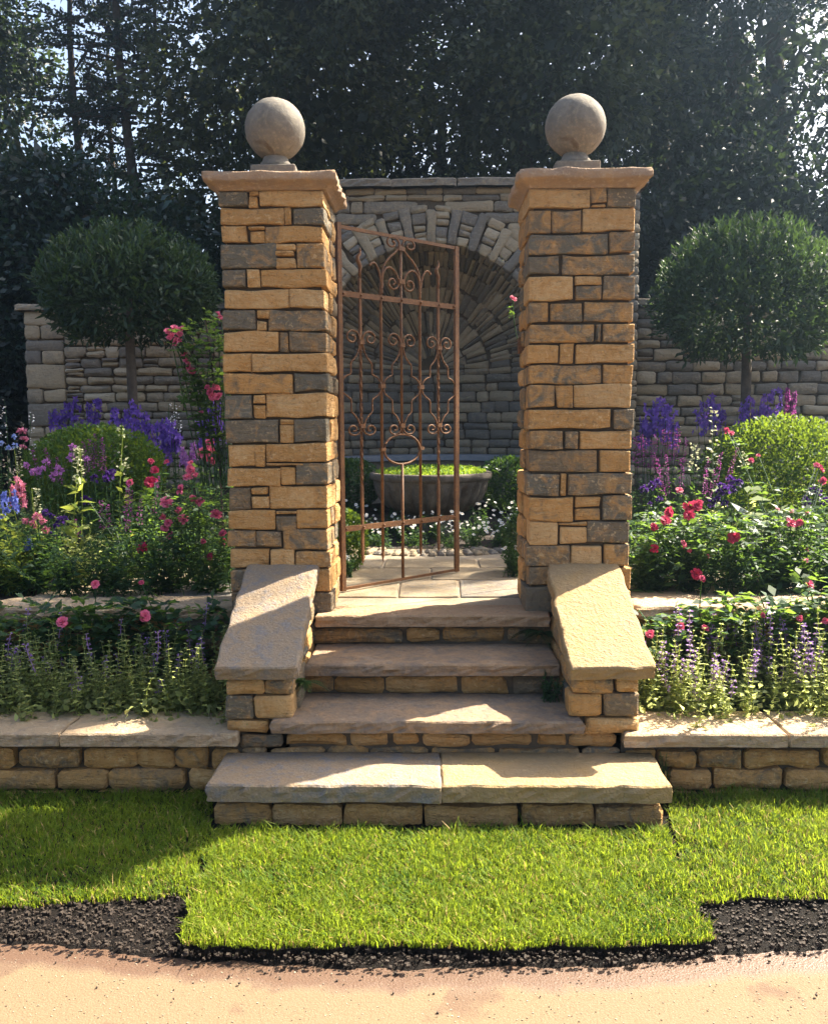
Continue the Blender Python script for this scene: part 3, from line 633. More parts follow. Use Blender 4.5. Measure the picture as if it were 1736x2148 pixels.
for s, rows, lab in ((-1, [(c1, r_) for r_ in LA] + [(c2, r_) for r_ in LB], 'square rough stone gate pillar with ball, the one the gate hangs from'),
                     (1, [(c3, r_) for r_ in RA] + [(c4, r_) for r_ in RB], 'square rough stone gate pillar with ball, the one with the latch plate')):
    x0, x1 = PX[s]; cx = (x0 + x1) / 2; cy = YP + PD / 2
    ztop = at(560 if s < 0 else 1220, 399 if s < 0 else 394, YP).z; zcap = at(560 if s < 0 else 1225, 357 if s < 0 else 350, YP - .06).z; tv_ = (zcap - ztop) * .45
    pl = pillars[s] = empty('gate_pillar', (cx, cy, ZL), lab, 'pillar', 'stone gate pillars')
    boxobj('pillar_core', 'core', pl, (x0 + .022, YP + .03, .3), (x1 - .022, YP + PD - .03, ztop + .02))
    nr = len(rows); rz = []
    for i, (cf, row) in enumerate(rows):
        xl = min(r_[0] for r_ in row); xr = max(r_[2] for r_ in row)
        for (a, b, c, d, tn_) in row:
            p = at(*cf(a, d), YP); q = at(*cf(c, b), YP)
            u0, u1 = p.x, q.x
            if a <= xl + 2: u0 = x0 + rng.uniform(-.008, .006)
            if c >= xr - 40 and c > xr - 60: u1 = x1 + rng.uniform(-.006, .009)
            v0, v1 = p.z, q.z
            if i == nr - 1: v0 = min(v0, ZL - .01)
            if i == 0 and b <= 922: v1 = ztop
            corner_r = c >= xr - 60; corner_l = a <= xl + 2
            dep = (.15 if (i % 2) else .27) if (corner_r or corner_l) else .13
            stone('stone', pl, rect(u0 + .002, v0 + .002, u1 - .002, v1 - .002), (0, YP + rng.uniform(-.008, .006), 0), FRONT, dep, rng, tn_, corner=.004, jit=.0028, bev=.0042, bulge=.0015, step=.045, lim=10, mids=1 if (corner_r or corner_l) else 0)
        zz = [at(*cf(r_[0], r_[1]), YP).z for r_ in row] + [at(*cf(r_[0], r_[3]), YP).z for r_ in row]
        rz.append((min(zz), max(zz)))
    for i, (za, zb) in enumerate(rz):            # the two side faces
        if i == nr - 1: za = ZL - .01
        if i == 0: zb = ztop
        if i + 1 < nr: za = max(za, rz[i + 1][1] - .004)
        for face, xf, rot in ((1, x1, RIGHTF), (-1, x0, LEFTF)):
            u = YP + (.16 if (i % 2) else .28)
            while u < YP + PD - .02:
                w_ = rng.uniform(.09, .24)
                if u + w_ > YP + PD - .07: w_ = YP + PD - u
                qd = rect(u + .003, za + .003, u + w_ - .003, zb - .003)
                if face < 0: qd = rect(-u - w_ + .003, za + .003, -u - .003, zb - .003)
                stone('stone', pl, qd, (xf + face * rng.uniform(-.006, .010), 0, 0), rot, .1, rng, rtone(rng), corner=.009, jit=.005, bev=.007, bulge=.004); u += w_
    cap = rock_cap(cx, cy, ztop, pl, (x1 - x0) / 2 + .006, .056, zcap - ztop - tv_, tv_, rng, hy=PD / 2 - (x1 - x0) / 2)
    bc = at(577 if s < 0 else 1206, 272 if s < 0 else 265, cy); ball_finial(bc.x, cy, zcap, pl, .148, rng, s * 7, bc.z)
    if s > 0:
        boxobj('latch_plate', 'rust', pl, (x0 - .016, YP + .34, at(1088, 742, YP + .4).z), (x0 + .02, YP + .42, at(1088, 710, YP + .4).z))

# ------------------------------------------------------------------ niche wall with arch, half dome and apse
rng = random.Random(8)
ZS = at(905, 760, YW).z; RA_ = 1.135; ZT = at(905, 392, YW).z; HWN = 2.0
nw = empty('niche_wall', (0, YW, ZL), 'tall stone wall with an arched shell niche behind the bowl planter', 'wall')
# backing with the real opening: jambs, spandrels as a fan, apse and half dome as inner shells
m = MB(); gy = YW + .045; na = 40
arc = [(RA_ * 1.03 * math.cos(math.pi * i / na), ZS + RA_ * 1.03 * math.sin(math.pi * i / na)) for i in range(na + 1)]
for i in range(na):
    (xa, za), (xb, zb) = arc[i], arc[i + 1]
    m.add(([(xa, gy, za), (xb, gy, zb), (xb, gy, ZT - .02), (xa, gy, ZT - .02)], [(0, 1, 2, 3)]))
for s in (-1, 1):
    a, b = sorted((s * RA_ * 1.03, s * HWN)); m.box((a, gy, .5), (b, gy + 1.35, ZS)); m.add(([(a, gy, ZS), (b, gy, ZS), (b, gy, ZT - .02), (a, gy, ZT - .02)], [(0, 1, 2, 3)]))
m.box((-HWN, YW + 1.3, .5), (HWN, YW + 1.55, ZT - .02)); m.box((-HWN, gy + .02, ZS + RA_ + .14), (HWN, YW + 1.5, ZT - .02))
RI = RA_ + .035; nb = 14
for i in range(24):
    a0, a1 = math.pi * i / 24, math.pi * (i + 1) / 24
    P = lambda a, z: (RI * math.cos(a), YW + RI * math.sin(a), z)
    m.add(([P(a0, .5), P(a1, .5), P(a1, ZS), P(a0, ZS)], [(0, 1, 2, 3)]))
def dome(th, ph, r_): return Vector((r_ * math.sin(th) * math.cos(ph), YW + r_ * math.cos(th), ZS + r_ * math.sin(th) * math.sin(ph)))
for i in range(24):
    for j in range(12):
        p0, p1 = math.pi * i / 24, math.pi * (i + 1) / 24; t0, t1 = math.pi / 2 * j / 12, math.pi / 2 * (j + 1) / 12
        m.add(([dome(t0, p0, RI), dome(t1, p0, RI), dome(t1, p1, RI), dome(t0, p1, RI)], [(0, 1, 2, 3)]))
m.build('wall_core', M['core'], nw, False)
def wt(): return min(1, max(0, rng.gauss(.45, .28)))
# voussoirs every ten degrees, small stones packed between
for k in range(-1, 20):
    a = R(k * 10 + rng.uniform(-1, 1)); u = Vector((-math.sin(a), 0, math.cos(a))); r_ = Vector((math.cos(a), 0, math.sin(a)))
    if not (-5 < k * 10 < 186): continue
    Lr = rng.uniform(.31, .39)
    hw = rng.uniform(.040, .052)
    U, V = -u, r_                    # U x V must point to the camera (-Y)
    if U.cross(V).y > 0: U = -U
    stone('voussoir', nw, [(-hw * .9, -.01), (hw * .9, -.01), (hw * 1.08, Lr), (-hw * 1.08, Lr)], Vector((0, YW - .01, ZS)) + r_ * RA_, frame(U, V), .13, rng, wt(), 'wallstone', corner=.015, jit=.005, bulge=.006)
    if k * 10 + 10 > 183: continue
    a2 = a + R(5); r2 = Vector((math.cos(a2), 0, math.sin(a2))); u2 = Vector((math.sin(a2), 0, -math.cos(a2)))
    if u2.cross(r2).y > 0: u2 = -u2
    t_ = -.005
    while t_ < .33:
        h = rng.uniform(.05, .12); h = min(h, .36 - t_)
        g0 = ((RA_ + t_) * R(10)) / 2 - .052; g1 = ((RA_ + t_ + h) * R(10)) / 2 - .052
        if h > .025: stone('packing_stone', nw, [(-g0, t_ + .003), (g0, t_ + .003), (g1, t_ + h - .004), (-g1, t_ + h - .004)], Vector((0, YW, ZS)) + r2 * RA_, frame(u2, r2), .1, rng, wt(), 'wallstone', corner=.015, jit=.005, bulge=.006)
        t_ += h
# coursed face stones round the arch
RO = RA_ + .35
def chord(z):
    d = RO * RO - (z - ZS) ** 2
    if z < ZS: return RA_
    return math.sqrt(d) if d > 0 else 0
v = .95
while v < ZT - .03:
    h = rng.uniform(.055, .115)
    if v + h > ZT - .05: h = ZT - v
    for s in (-1, 1):
        ca, cb = chord(v), chord(v + h)
        if v < ZS: ca = cb = RA_ + .0
        if max(ca, cb) < .05: ca = cb = 0
        u = max(ca, cb) * .7 + min(ca, cb) * .3; first = True
        if ca == 0 and s < 0: u = -.12
        elif ca == 0: u = .12
        while u < HWN - .02:
            w_ = rng.uniform(.12, .36)
            if u + w_ > HWN - .1: w_ = HWN - u
            mn, mx_ = min(ca, cb), max(ca, cb); la, lb = (mn + (mx_ - mn) * .3,) * 2 if first and ca > 0 else (u + .004, u + .004)
            if u + w_ - max(la, lb) > .02:
                qd = [(s * la, v + .003), (s * (u + w_ - .004), v + .003), (s * (u + w_ - .004), v + h - .005), (s * lb, v + h - .005)]
                if s < 0: qd = [qd[1], qd[0], qd[3], qd[2]]
                stone('stone', nw, qd, (0, YW + rng.uniform(.008, .02), 0), FRONT, .12, rng, wt(), 'wallstone', corner=.018, jit=.005, bulge=.008)
            first = False; u += w_
    v += h
# half dome: stones fanning out from the back of the niche
bands = [(7, 19, 17), (19, 33, 29), (33, 47, 43), (47, 61, 57), (61, 75, 69), (75, 90, 75)]
def dome_cell(t0, t1, p0, p1):
    tm, pm = (t0 + t1) / 2, (p0 + p1) / 2; c = dome(tm, pm, RA_); nrm = (Vector((0, YW, ZS)) - c).normalized()
    e = (dome(t1, pm, RA_) - dome(t0, pm, RA_)).normalized(); V = e; U = V.cross(nrm)
    qs = []
    for (a, b) in ((t0, p0), (t0, p1), (t1, p1), (t1, p0)):
        d = dome(a, b, RA_) - c; qs.append((d.dot(U), d.dot(V)))
    if (qs[1][0] - qs[0][0]) < 0: qs = [qs[1], qs[0], qs[3], qs[2]]
    cx_ = sum(a for a, b in qs) / 4; cy_ = sum(b for a, b in qs) / 4
    qs = [((a - cx_) * .93 + cx_, (b - cy_) * .96 + cy_) for a, b in qs]
    stone('dome_stone', nw, qs, c, frame(U, V), .07, rng, wt(), 'wallstone', corner=.010, jit=.004, bev=.010, bulge=.004, step=.08)
for t0, t1, n in bands:
    cuts = [0]
    for i in range(n): cuts.append(cuts[-1] + rng.uniform(.6, 1.4))
    cuts = [math.pi * c / cuts[-1] for c in cuts]
    for i in range(n):
        j0 = R(rng.uniform(-3, 3)) if t0 > 8 else 0; j1 = R(rng.uniform(-2.5, 2.5)) if t1 < 90 else 0
        dome_cell(R(t0) + j0 * .6, R(t1) + j1 * .6, cuts[i], cuts[i + 1])
# half-round apse below
v = 1.12
while v < ZS - .02:
    h = rng.uniform(.075, .12)
    if v + h > ZS - .05: h = ZS - v
    a = 0.0
    while a < math.pi - .02:
        da = rng.uniform(.14, .34) / RA_
        if a + da > math.pi - .1: da = math.pi - a
        am = a + da / 2; c = Vector((RA_ * math.cos(am), YW + RA_ * math.sin(am), v)); nrm = Vector((-math.cos(am), -math.sin(am), 0)); V = Vector((0, 0, 1)); U = V.cross(nrm)
        hw = RA_ * da / 2 - .004
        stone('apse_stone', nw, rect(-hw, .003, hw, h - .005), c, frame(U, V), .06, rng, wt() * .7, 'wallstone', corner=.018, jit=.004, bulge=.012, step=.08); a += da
    v += h
x = -HWN - .06
while x < HWN:
    w_ = rng.uniform(.6, .9)
    if x + w_ > HWN - .2: w_ = HWN + .06 - x
    stone('coping_slab', nw, rect(x + .003, 0, x + w_ - .003, .42), (0, YW - .07, ZT + .07), TOP, .075, rng, .3, 'wallstone', jit=.006, bev=.014, bulge=.004, step=.07, mids=1, lim=14); x += w_
# curved bench against the apse
zb = at(905, 952, YW + RA_ - .03).z; m = MB(); n = 40
prof = [(RA_ - .02, zb), (RA_ - .36, zb), (RA_ - .365, zb - .008), (RA_ - .365, zb - .055), (RA_ - .35, zb - .06), (RA_ - .32, zb - .062), (RA_ - .32, zb - .5)]
vv = []; ff = []
for i in range(n + 1):
    a = R(4) + R(172) * i / n
    for r_, z in prof: vv.append((r_ * math.cos(a), YW + r_ * math.sin(a), z))
k = len(prof)
for i in range(n):
    for j in range(k - 1): ff.append((i * k + j, i * k + j + 1, (i + 1) * k + j + 1, (i + 1) * k + j))
bn = empty('curved_bench', (0, YW + .9, ZL), 'curved grey stone bench following the back of the niche', 'bench')
q5 = [f_ for f_ in ff if f_[0] % k < 5]; q6 = [f_ for f_ in ff if f_[0] % k >= 5]
link('seat_slab', mesh('seat_slab', vv, q5, False), M['bench'], bn); link('bench_base', mesh('bench_base', vv, q6, False), M['wallstone'], bn, tone=.3)

# ------------------------------------------------------------------ lower garden walls either side of the niche
YG = 8.86; ZG = at(1380, 640, YG).z
for s, lab in ((-1, 'grey coursed stone garden wall behind the topiary, ending in a quoined corner'), (1, 'grey coursed stone garden wall behind the looser, hazier topiary')):
    a, b = (at(50, 700, YG).x, -HWN - .01) if s < 0 else (HWN + .01, 6.4)
    gw = empty('garden_wall', ((a + b) / 2, YG, ZL), lab, 'wall', 'garden walls beside the niche')
    boxobj('wall_core', 'core', gw, (a + .03, YG + .04, .5), (b - .03 if s < 0 else b, YG + .36, ZG - .01))
    rs = courses(a, b, .95, ZG, (.075, .125), (.13, .36), rng, .01, .3)
    if s < 0:
        rs = [r_ for r_ in courses(a + .40, b, .95, ZG, (.075, .125), (.13, .36), rng, .01, .3)]
        z = .95; i = 0
        while z < ZG - .05:
            h = rng.choice((.11, .14, .24)); h = min(h, ZG - z)
            if h < .2 and i % 2: rs += [(a, z + .004, a + .16, z + h - .006), (a + .17, z + .004, a + .395, z + h - .006)]
            else: rs.append((a, z + .004, a + .395, z + h - .006))
            z += h; i += 1
    for (ua, va, ub, vb) in rs: stone('stone', gw, rect(ua, va, ub, vb), (0, YG + rng.uniform(-.01, .01), 0), FRONT, .14, rng, wt(), 'wallstone', corner=.018, jit=.005, bulge=.010)
    if s < 0:
        for (ua, va, ub, vb) in courses(-(YG + .38), -(YG + .02), .95, ZG, (.12, .2), (.15, .3), rng): stone('stone', gw, rect(ua, va, ub, vb), (a, 0, 0), LEFTF, .12, rng, wt(), 'wallstone', bulge=.008)
    x = a - .07
    while x < b - .01:
        w_ = rng.uniform(.5, .9)
        if x + w_ > b - .2: w_ = b - x
        stone('coping_slab', gw, rect(x + .003, 0, x + w_ - .003, .46), (0, YG - .06, ZG + .06), TOP, .06, rng, .35, 'wallstone', jit=.006, bev=.012, bulge=.004, step=.07, mids=1, lim=12); x += w_

# ------------------------------------------------------------------ bowl planter
bw = empty('bowl_planter', (0, YB, ZL), 'wide weathered stone bowl with fluted side on a short foot', 'planter')
zr = at(905, 990, YB).z; rr = 127 * 7.45 / 1850
bx = at(903, 990, YB).x
def lathe(prof, n=72, flute=None):
    v = []; f = []
    for j, (r_, z) in enumerate(prof):
        for k in range(n):
            a = 2 * math.pi * k / n; q_ = r_
            if flute and flute[0] <= j <= flute[1]: q_ = r_ * (1 - .075 * (.5 + .5 * math.cos(a * 26)) ** 2)
            q_ *= 1 + .006 * mnoise.noise((math.cos(a) * 4, math.sin(a) * 4, z * 9))
            v.append((bx + q_ * math.cos(a), YB + q_ * math.sin(a), z))
    for j in range(len(prof) - 1):
        for k in range(n): f.append((j * n + k, j * n + (k + 1) % n, (j + 1) * n + (k + 1) % n, (j + 1) * n + k))
    return v, f
h = zr - ZL
MB().add(lathe([(rr * .34, zr - .36), (rr * .56, zr - .335), (rr * .72, zr - .29), (rr * .83, zr - .235), (rr * .90, zr - .17), (rr * .935, zr - .11), (rr * .945, zr - .075), (rr * .945, zr - .062)], 240, (1, 5))).build('fluted_bowl', M['planter'], bw)
MB().add(lathe([(rr * .945, zr - .064), (rr * .985, zr - .055), (rr * 1.0, zr - .035), (rr * 1.0, zr - .010), (rr * .985, zr), (rr * .93, zr + .003), (rr * .915, zr - .01), (rr * .90, zr - .05), (.02, zr - .05)])).build('rim', M['planter'], bw)
MB().add(lathe([(rr * .36, ZL - .05), (rr * .38, ZL + .06), (rr * .30, ZL + .10), (rr * .26, zr - .40), (rr * .30, zr - .37), (rr * .35, zr - .358)])).build('foot', M['planter'], bw)

# ------------------------------------------------------------------ wrought iron gate, standing half open
G0 = at(714, 860, 4.80); G1 = at(957, 860, 5.43); G0.z = G1.z = 0
GU = (G1 - G0); GW = GU.length; GU.normalize(); GN = Vector((GU.y, -GU.x, 0))
ZB = at(724, 1240, 4.80).z; ZTP = at(713, 470, 4.80).z; GH = ZTP - ZB; GAP = GW / 6
gate = empty('iron_gate', (G0.x, G0.y, ZB), 'rusty wrought iron garden gate with scrollwork standing half open', 'gate')
def gp(u, v, n=0.0): return G0 + GU * (u * GW) + Vector((0, 0, ZB + v * GH)) + GN * n
def gadd(name, pts, rad, n=6, parent=gate, prev=None):
    rad = [r_ * .86 for r_ in rad] if hasattr(rad, '__len__') else rad * .86
    v, f = tube(pts, rad, n); return MB().add((v, f)).build(name, M['rust'], parent, n > 5)
def gbar(name, u0, v0, u1, v1, wu, wn, parent=gate):
    """flat bar between two points of the gate plane"""
    a, b = gp(u0, v0), gp(u1, v1); d = (b - a).normalized(); s_ = GN.cross(d).normalized() * wu / 2; t_ = GN * wn / 2
    v = [p + s_ * i + t_ * j for p in (a, b) for i, j in ((-1, -1), (1, -1), (1, 1), (-1, 1))]
    f = [(0, 1, 2, 3), (7, 6, 5, 4), (0, 4, 5, 1), (1, 5, 6, 2), (2, 6, 7, 3), (3, 7, 4, 0)]
    return MB().add((v, f)).build(name, M['rust'], parent, False)
gbar('stile', 0, 0, 0, 1.005, .026, .026); gbar('stile', 1, 0, 1, 1.0, .030, .018)
gbar('top_rail', .012, .995, 1, .995, .018, .012); gbar('bottom_rail', .012, .006, 1, .006, .014, .014)
r1 = gbar('cross_rail', .012, .819, .99, .819, .030, .010); r2 = gbar('cross_rail', .012, .174, .99, .174, .030, .010)
for rail, vv_ in ((r1, .819), (r2, .174)):
    for k in range(0, 7):
        p = gp(min(max(k / 6, .03), .97), vv_, .004); v, f = tube([p, p + GN * .007, p + GN * .010], [.008, .007, .003], 8)
        o = MB().add((v, f)).build('rivet', M['rust'], gate); 
        o.parent = rail; o.location = -(rail.location + gate.location)
def twist_bar(name, u, v0, v1, hw, turns, off=-.006):
    n = 60; v = []; f = []
    for i in range(n + 1):
        t_ = i / n; p = gp(u, v0 + (v1 - v0) * t_, off); tt = max(0, min(1, (t_ - .25) / .5)); a = turns * math.pi * 2 * tt + .785
        for k in range(4): b = a + k * math.pi / 2; v.append(p + GU * (hw * 1.35 * math.cos(b)) + GN * (hw * 1.35 * math.sin(b)))
    for i in range(n):
        for k in range(4): f.append((i * 4 + k, i * 4 + (k + 1) % 4, (i + 1) * 4 + (k + 1) % 4, (i + 1) * 4 + k))
    return MB().add((v, f)).build(name, M['rust'], gate, False)
for k in (1, 5):
    twist_bar('bar', k / 6, .095, .87, .0075, 3)
    sp = gadd('spear_tip', [gp(k / 6, .068, -.006), gp(k / 6, .085, -.006), gp(k / 6, .098, -.006)], [.001, .011, .009], 4)
    fl = [(0, .868, .010), (0, .885, .011), (.02, .900, .013), (-.10, .915, .014), (-.10, .924, .012), (.02, .934, .010), (.03, .942, .006), (-.01, .952, .001)]
    gadd('flame_tip', [gp((k + du) / 6, vv_, -.004) for du, vv_, _ in fl], [r_ for *_, r_ in fl], 8)
for k in (2, 4):
    gadd('bar', [gp(k / 6, .098, -.006), gp(k / 6, .83, -.006), gp(k / 6, .875, -.004)], [.0105, .0105, .009], 8)
    gadd('spear_tip', [gp(k / 6, .066, -.006), gp(k / 6, .085, -.006), gp(k / 6, .100, -.006)], [.001, .011, .0095], 4)
gadd('bar', [gp(.5, .008, -.002), gp(.5, .348, -.002)], .0105, 8); gadd('bar', [gp(.5, .434, -.002), gp(.5, .975, -.002)], .0095, 8)
ring = [gp(.5 + math.cos(2 * math.pi * i / 48) * .93 / 6, .391 + .0435 * math.sin(2 * math.pi * i / 48), 0) for i in range(49)]
gadd('ring', ring, .0075, 6)
def cr(P, n=6):                               # Catmull-Rom
    P = [P[0]] + list(P) + [P[-1]]; out = []
    for i in range(1, len(P) - 2):
        a, b, c, d = (np.array(P[i + j], float) for j in (-1, 0, 1, 2))
        for k in range(n):
            t_ = k / n; out.append(tuple(.5 * ((2 * b) + (-a + c) * t_ + (2 * a - 5 * b + 4 * c - d) * t_ ** 2 + (-a + 3 * b - 3 * c + d) * t_ ** 3)))
    out.append(tuple(P[-2])); return out
def spiral(cu, cv, ru, rv, a0, turns, sgn, n=30):
    out = []
    for i in range(n + 1):
        t_ = i / n; a = a0 + sgn * turns * 2 * math.pi * t_; k = 1 - .80 * t_
        out.append((cu + ru * k * math.cos(a), cv + rv * k * math.sin(a)))
    return out
def scroll(name, pts, u, sgn, rad=.0065):
    """pts in (gaps from the bar, v)"""
    return gadd(name, [gp(u + sgn * a / 6, b, .001) for a, b in pts], [rad] * (len(pts) - 4) + [rad * 1.05, rad * 1.1, rad * 1.1, rad], 6)
def collar(u, v_, w=.017, h=.012):
    c = gp(u, v_, 0); v = []
    for a in (-1, 1):
        for b in (-1, 1):
            for d in (-1, 1): v.append(c + GU * a * w + GN * b * .012 + Vector((0, 0, d * h)))
    MB().add((v, [(0, 1, 3, 2), (4, 6, 7, 5), (0, 4, 5, 1), (2, 3, 7, 6), (0, 2, 6, 4), (1, 5, 7, 3)])).build('collar', M['rust'], gate, False)
for k in (1, 3, 5):
    u = k / 6
    for sg in (-1, 1):
        top = spiral(.42, .7035, .34, .0225, math.pi, 1.35, -1)
        up = cr([(.07, .672), (.07, .69)], 3) + top
        body = cr([(.07, .690), (.12, .672), (.26, .652), (.47, .637)], 5) + cr([(.50, .632), (.50, .606)], 2) + cr([(.53, .603), (.74, .597), (.90, .585), (.945, .571)], 5) + \
            cr([(.945, .566), (.88, .553), (.72, .544), (.53, .535)], 5) + cr([(.50, .530), (.50, .503)], 2) + cr([(.46, .497), (.28, .486), (.14, .470), (.07, .457)], 5)
        bot = spiral(.40, .4505, .33, .0185, math.pi, 1.3, 1)
        scroll('scroll', [(.07, .690)] + top, u, sg); scroll('scroll', body, u, sg, .0058); scroll('scroll', [(.07, .462)] + bot, u, sg)
    collar(u, .692); collar(u, .460)
collar(2 / 6, .573); collar(4 / 6, .573); collar(2 / 6, .392, .016, .009); collar(4 / 6, .392, .016, .009)
for sg in (-1, 1):
    scroll('crest_scroll', cr([(.98, .83), (.97, .875), (.90, .905), (.62, .932), (.30, .951), (.10, .966)], 6) + spiral(.44, .977, .36, .020, math.pi, 1.25, -1), .5, sg, .0075)
    scroll('crest_scroll', cr([(.95, .850), (.92, .885), (.74, .904), (.50, .906), (.26, .893), (.13, .874)], 6) + spiral(.43, .866, .31, .0215, math.pi * .9, 1.3, 1), .5, sg, .0075)
    scroll('horn', cr([(1.0, .845), (1.04, .870), (1.12, .893), (1.28, .911), (1.45, .912), (1.56, .904)], 6), .5, sg, .0075)
collar(.5, .964, .022, .012); collar(.5, .872, .022, .012)
for y in (586, 1132):
    p = at(702, y, 4.80); v, f = tube([p + Vector((-.06, 0, -.012)), p + Vector((.035, 0, -.012))], .009, 6); a = MB().add((v, f))
    v, f = tube([p + Vector((-.002, 0, -.012)), p + Vector((-.002, 0, .028))], .009, 6); a.add((v, f)); a.build('hinge_pin', M['rust'], gate)

# ------------------------------------------------------------------ vegetation helpers
def unit(v): return v / (np.linalg.norm(v, axis=-1, keepdims=True) + 1e-9)
def shell_points(n, rad, rg, inner=.72):
    d = unit(rg.normal(size=(n, 3))); k = rg.uniform(inner ** 3, 1, n) ** (1 / 3)
    return d * k[:, None] * np.array(rad), d
def veg_tree(name, label, X, Y, z0, H, blobs, nclump, perclump, leaf, mat, seed, group='tall trees behind the garden walls', trunk=.16, csize=.34, droop=.3, limbs=True):
    """blobs: (x, y, z, rx, ry, rz) offsets from the foot"""
    rg = np.random.default_rng(seed); rr = random.Random(seed)
    t_ = empty(name, (X, Y, z0), label, 'tree', group)
    pts = [(X + rr.gauss(0, .012) * i, Y + rr.gauss(0, .012) * i, z0 - .2 + (H * .85 + .2) * i / 7) for i in range(8)]
    mb = MB().add(tube(pts, [trunk * (1 - .1 * i) for i in range(8)], 8)); mb.build('trunk', M['bark'], t_)
    if limbs:
        for (bx_, by_, bz_, rx, ry, rz) in blobs:
            hz = max(z0 + H * .15, min(z0 + bz_ - .6, z0 + H * .75)); k = (hz - z0) / (H * .85) * 7; i = int(min(6, max(0, k))); a = Vector(pts[i]).lerp(Vector(pts[i + 1]), min(1, k - i))
            b = Vector((X + bx_, Y + by_, z0 + bz_)); mid = a.lerp(b, .5) + Vector((rr.gauss(0, .15), rr.gauss(0, .15), .2))
            MB().add(tube([a, mid, b, b + (b - mid) * .5], [trunk * .45, trunk * .32, trunk * .2, trunk * .06], 6)).build('limb', M['bark'], t_)
    q = Q(seed); vol = np.array([b[3] * b[4] * b[5] for b in blobs]) ** (2 / 3.); vol = vol / vol.sum()
    for b, w in zip(blobs, vol):
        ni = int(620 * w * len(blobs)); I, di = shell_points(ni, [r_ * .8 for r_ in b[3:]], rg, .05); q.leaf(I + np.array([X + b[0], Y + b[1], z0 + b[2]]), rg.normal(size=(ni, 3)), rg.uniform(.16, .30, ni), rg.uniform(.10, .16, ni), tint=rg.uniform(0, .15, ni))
        nc = max(6, int(nclump * w * 1.7)); P, d = shell_points(nc, b[3:], rg, .35); P = P + np.array([X + b[0], Y + b[1], z0 + b[2]])
        m_ = rg.integers(int(perclump * .5), int(perclump * 1.5), nc); idx = np.repeat(np.arange(nc), m_); n = len(idx)
        off = rg.normal(size=(n, 3)) * np.array([1, 1, .7]) * (csize * rg.uniform(.5, 1.25, nc))[idx, None] * .6
        C = P[idx] + off; D = unit(off + d[idx] * .25 + rg.normal(size=(n, 3)) * .25 + np.array([0, 0, -droop * .4])); L = leaf * 1.12 * rg.uniform(.65, 1.35, n)
        ti = np.clip(rg.normal(.35, .26, nc)[idx] + rg.normal(0, .15, n), 0, 1)
        q.leaf(C, D, L, L * .5, tint=ti)
    q.build('crown', M[mat], t_); return t_
def veg_shell(name, label, cat, group, X, Y, z0, zc, rad, n, leaf, mat, seed, aspect=.5, inner=.8, shoots=0, trunk=None, up=.5, lump=.06, flat=0):
    rg = np.random.default_rng(seed); t_ = empty(name, (X, Y, z0), label, cat, group)
    if trunk: MB().add(tube([(X, Y, z0 - .1), (X + .01, Y, z0 + (zc - z0) * .5), (X, Y, zc)], [trunk * 1.15, trunk, trunk * .9], 10)).build('trunk', M['bark'], t_)
    d = unit(rg.normal(size=(n, 3)))
    if flat: d[:, 2] = np.where(d[:, 2] < -flat, -d[:, 2] * .6, d[:, 2]); d = unit(d)
    lm = np.array([mnoise.fractal(Vector(p) * 2.6 + Vector((seed, 0, 0)), .8, 2, 3) for p in d]); k = rg.uniform(inner ** 3, 1, n) ** (1 / 3) * (1 + lump * lm + lump * .7 * np.array([mnoise.noise(Vector(q_) * 1.4 + Vector((seed * 1.7, 5, 0))) for q_ in d]))
    C = d * k[:, None] * np.array(rad) + np.array([X, Y, zc])
    D = unit(d * .7 + rg.normal(size=(n, 3)) * .55 + np.array([0, 0, up])); L = leaf * rg.uniform(.6, 1.3, n)
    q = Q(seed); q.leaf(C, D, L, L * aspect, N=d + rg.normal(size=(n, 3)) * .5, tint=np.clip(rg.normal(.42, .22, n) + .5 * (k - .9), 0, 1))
    if shoots:                                  # upright leafy shoots breaking the outline
        e = unit(rg.normal(size=(shoots, 3))); e[:, 2] = np.abs(e[:, 2]) * .9 + .05 - .5 * (rg.random(shoots) < .35); e = unit(e); B = e * np.array(rad) * .96 + np.array([X, Y, zc])
        for j in range(9):
            A = B + (e * .5 + np.array([0, 0, .8])) * (.014 * j)
            ang = rg.uniform(0, 6.28, shoots); DD = unit(np.stack([np.cos(ang), np.sin(ang), np.full(shoots, .55 + .1 * j)], 1) + e * .4); L = leaf * rg.uniform(.5, .95, shoots)
            q.leaf(A, DD, L, L * aspect * .9, tint=np.clip(rg.normal(.85, .15, shoots), 0, 1))
    q.build('crown' if trunk else 'foliage', M[mat], t_); return t_

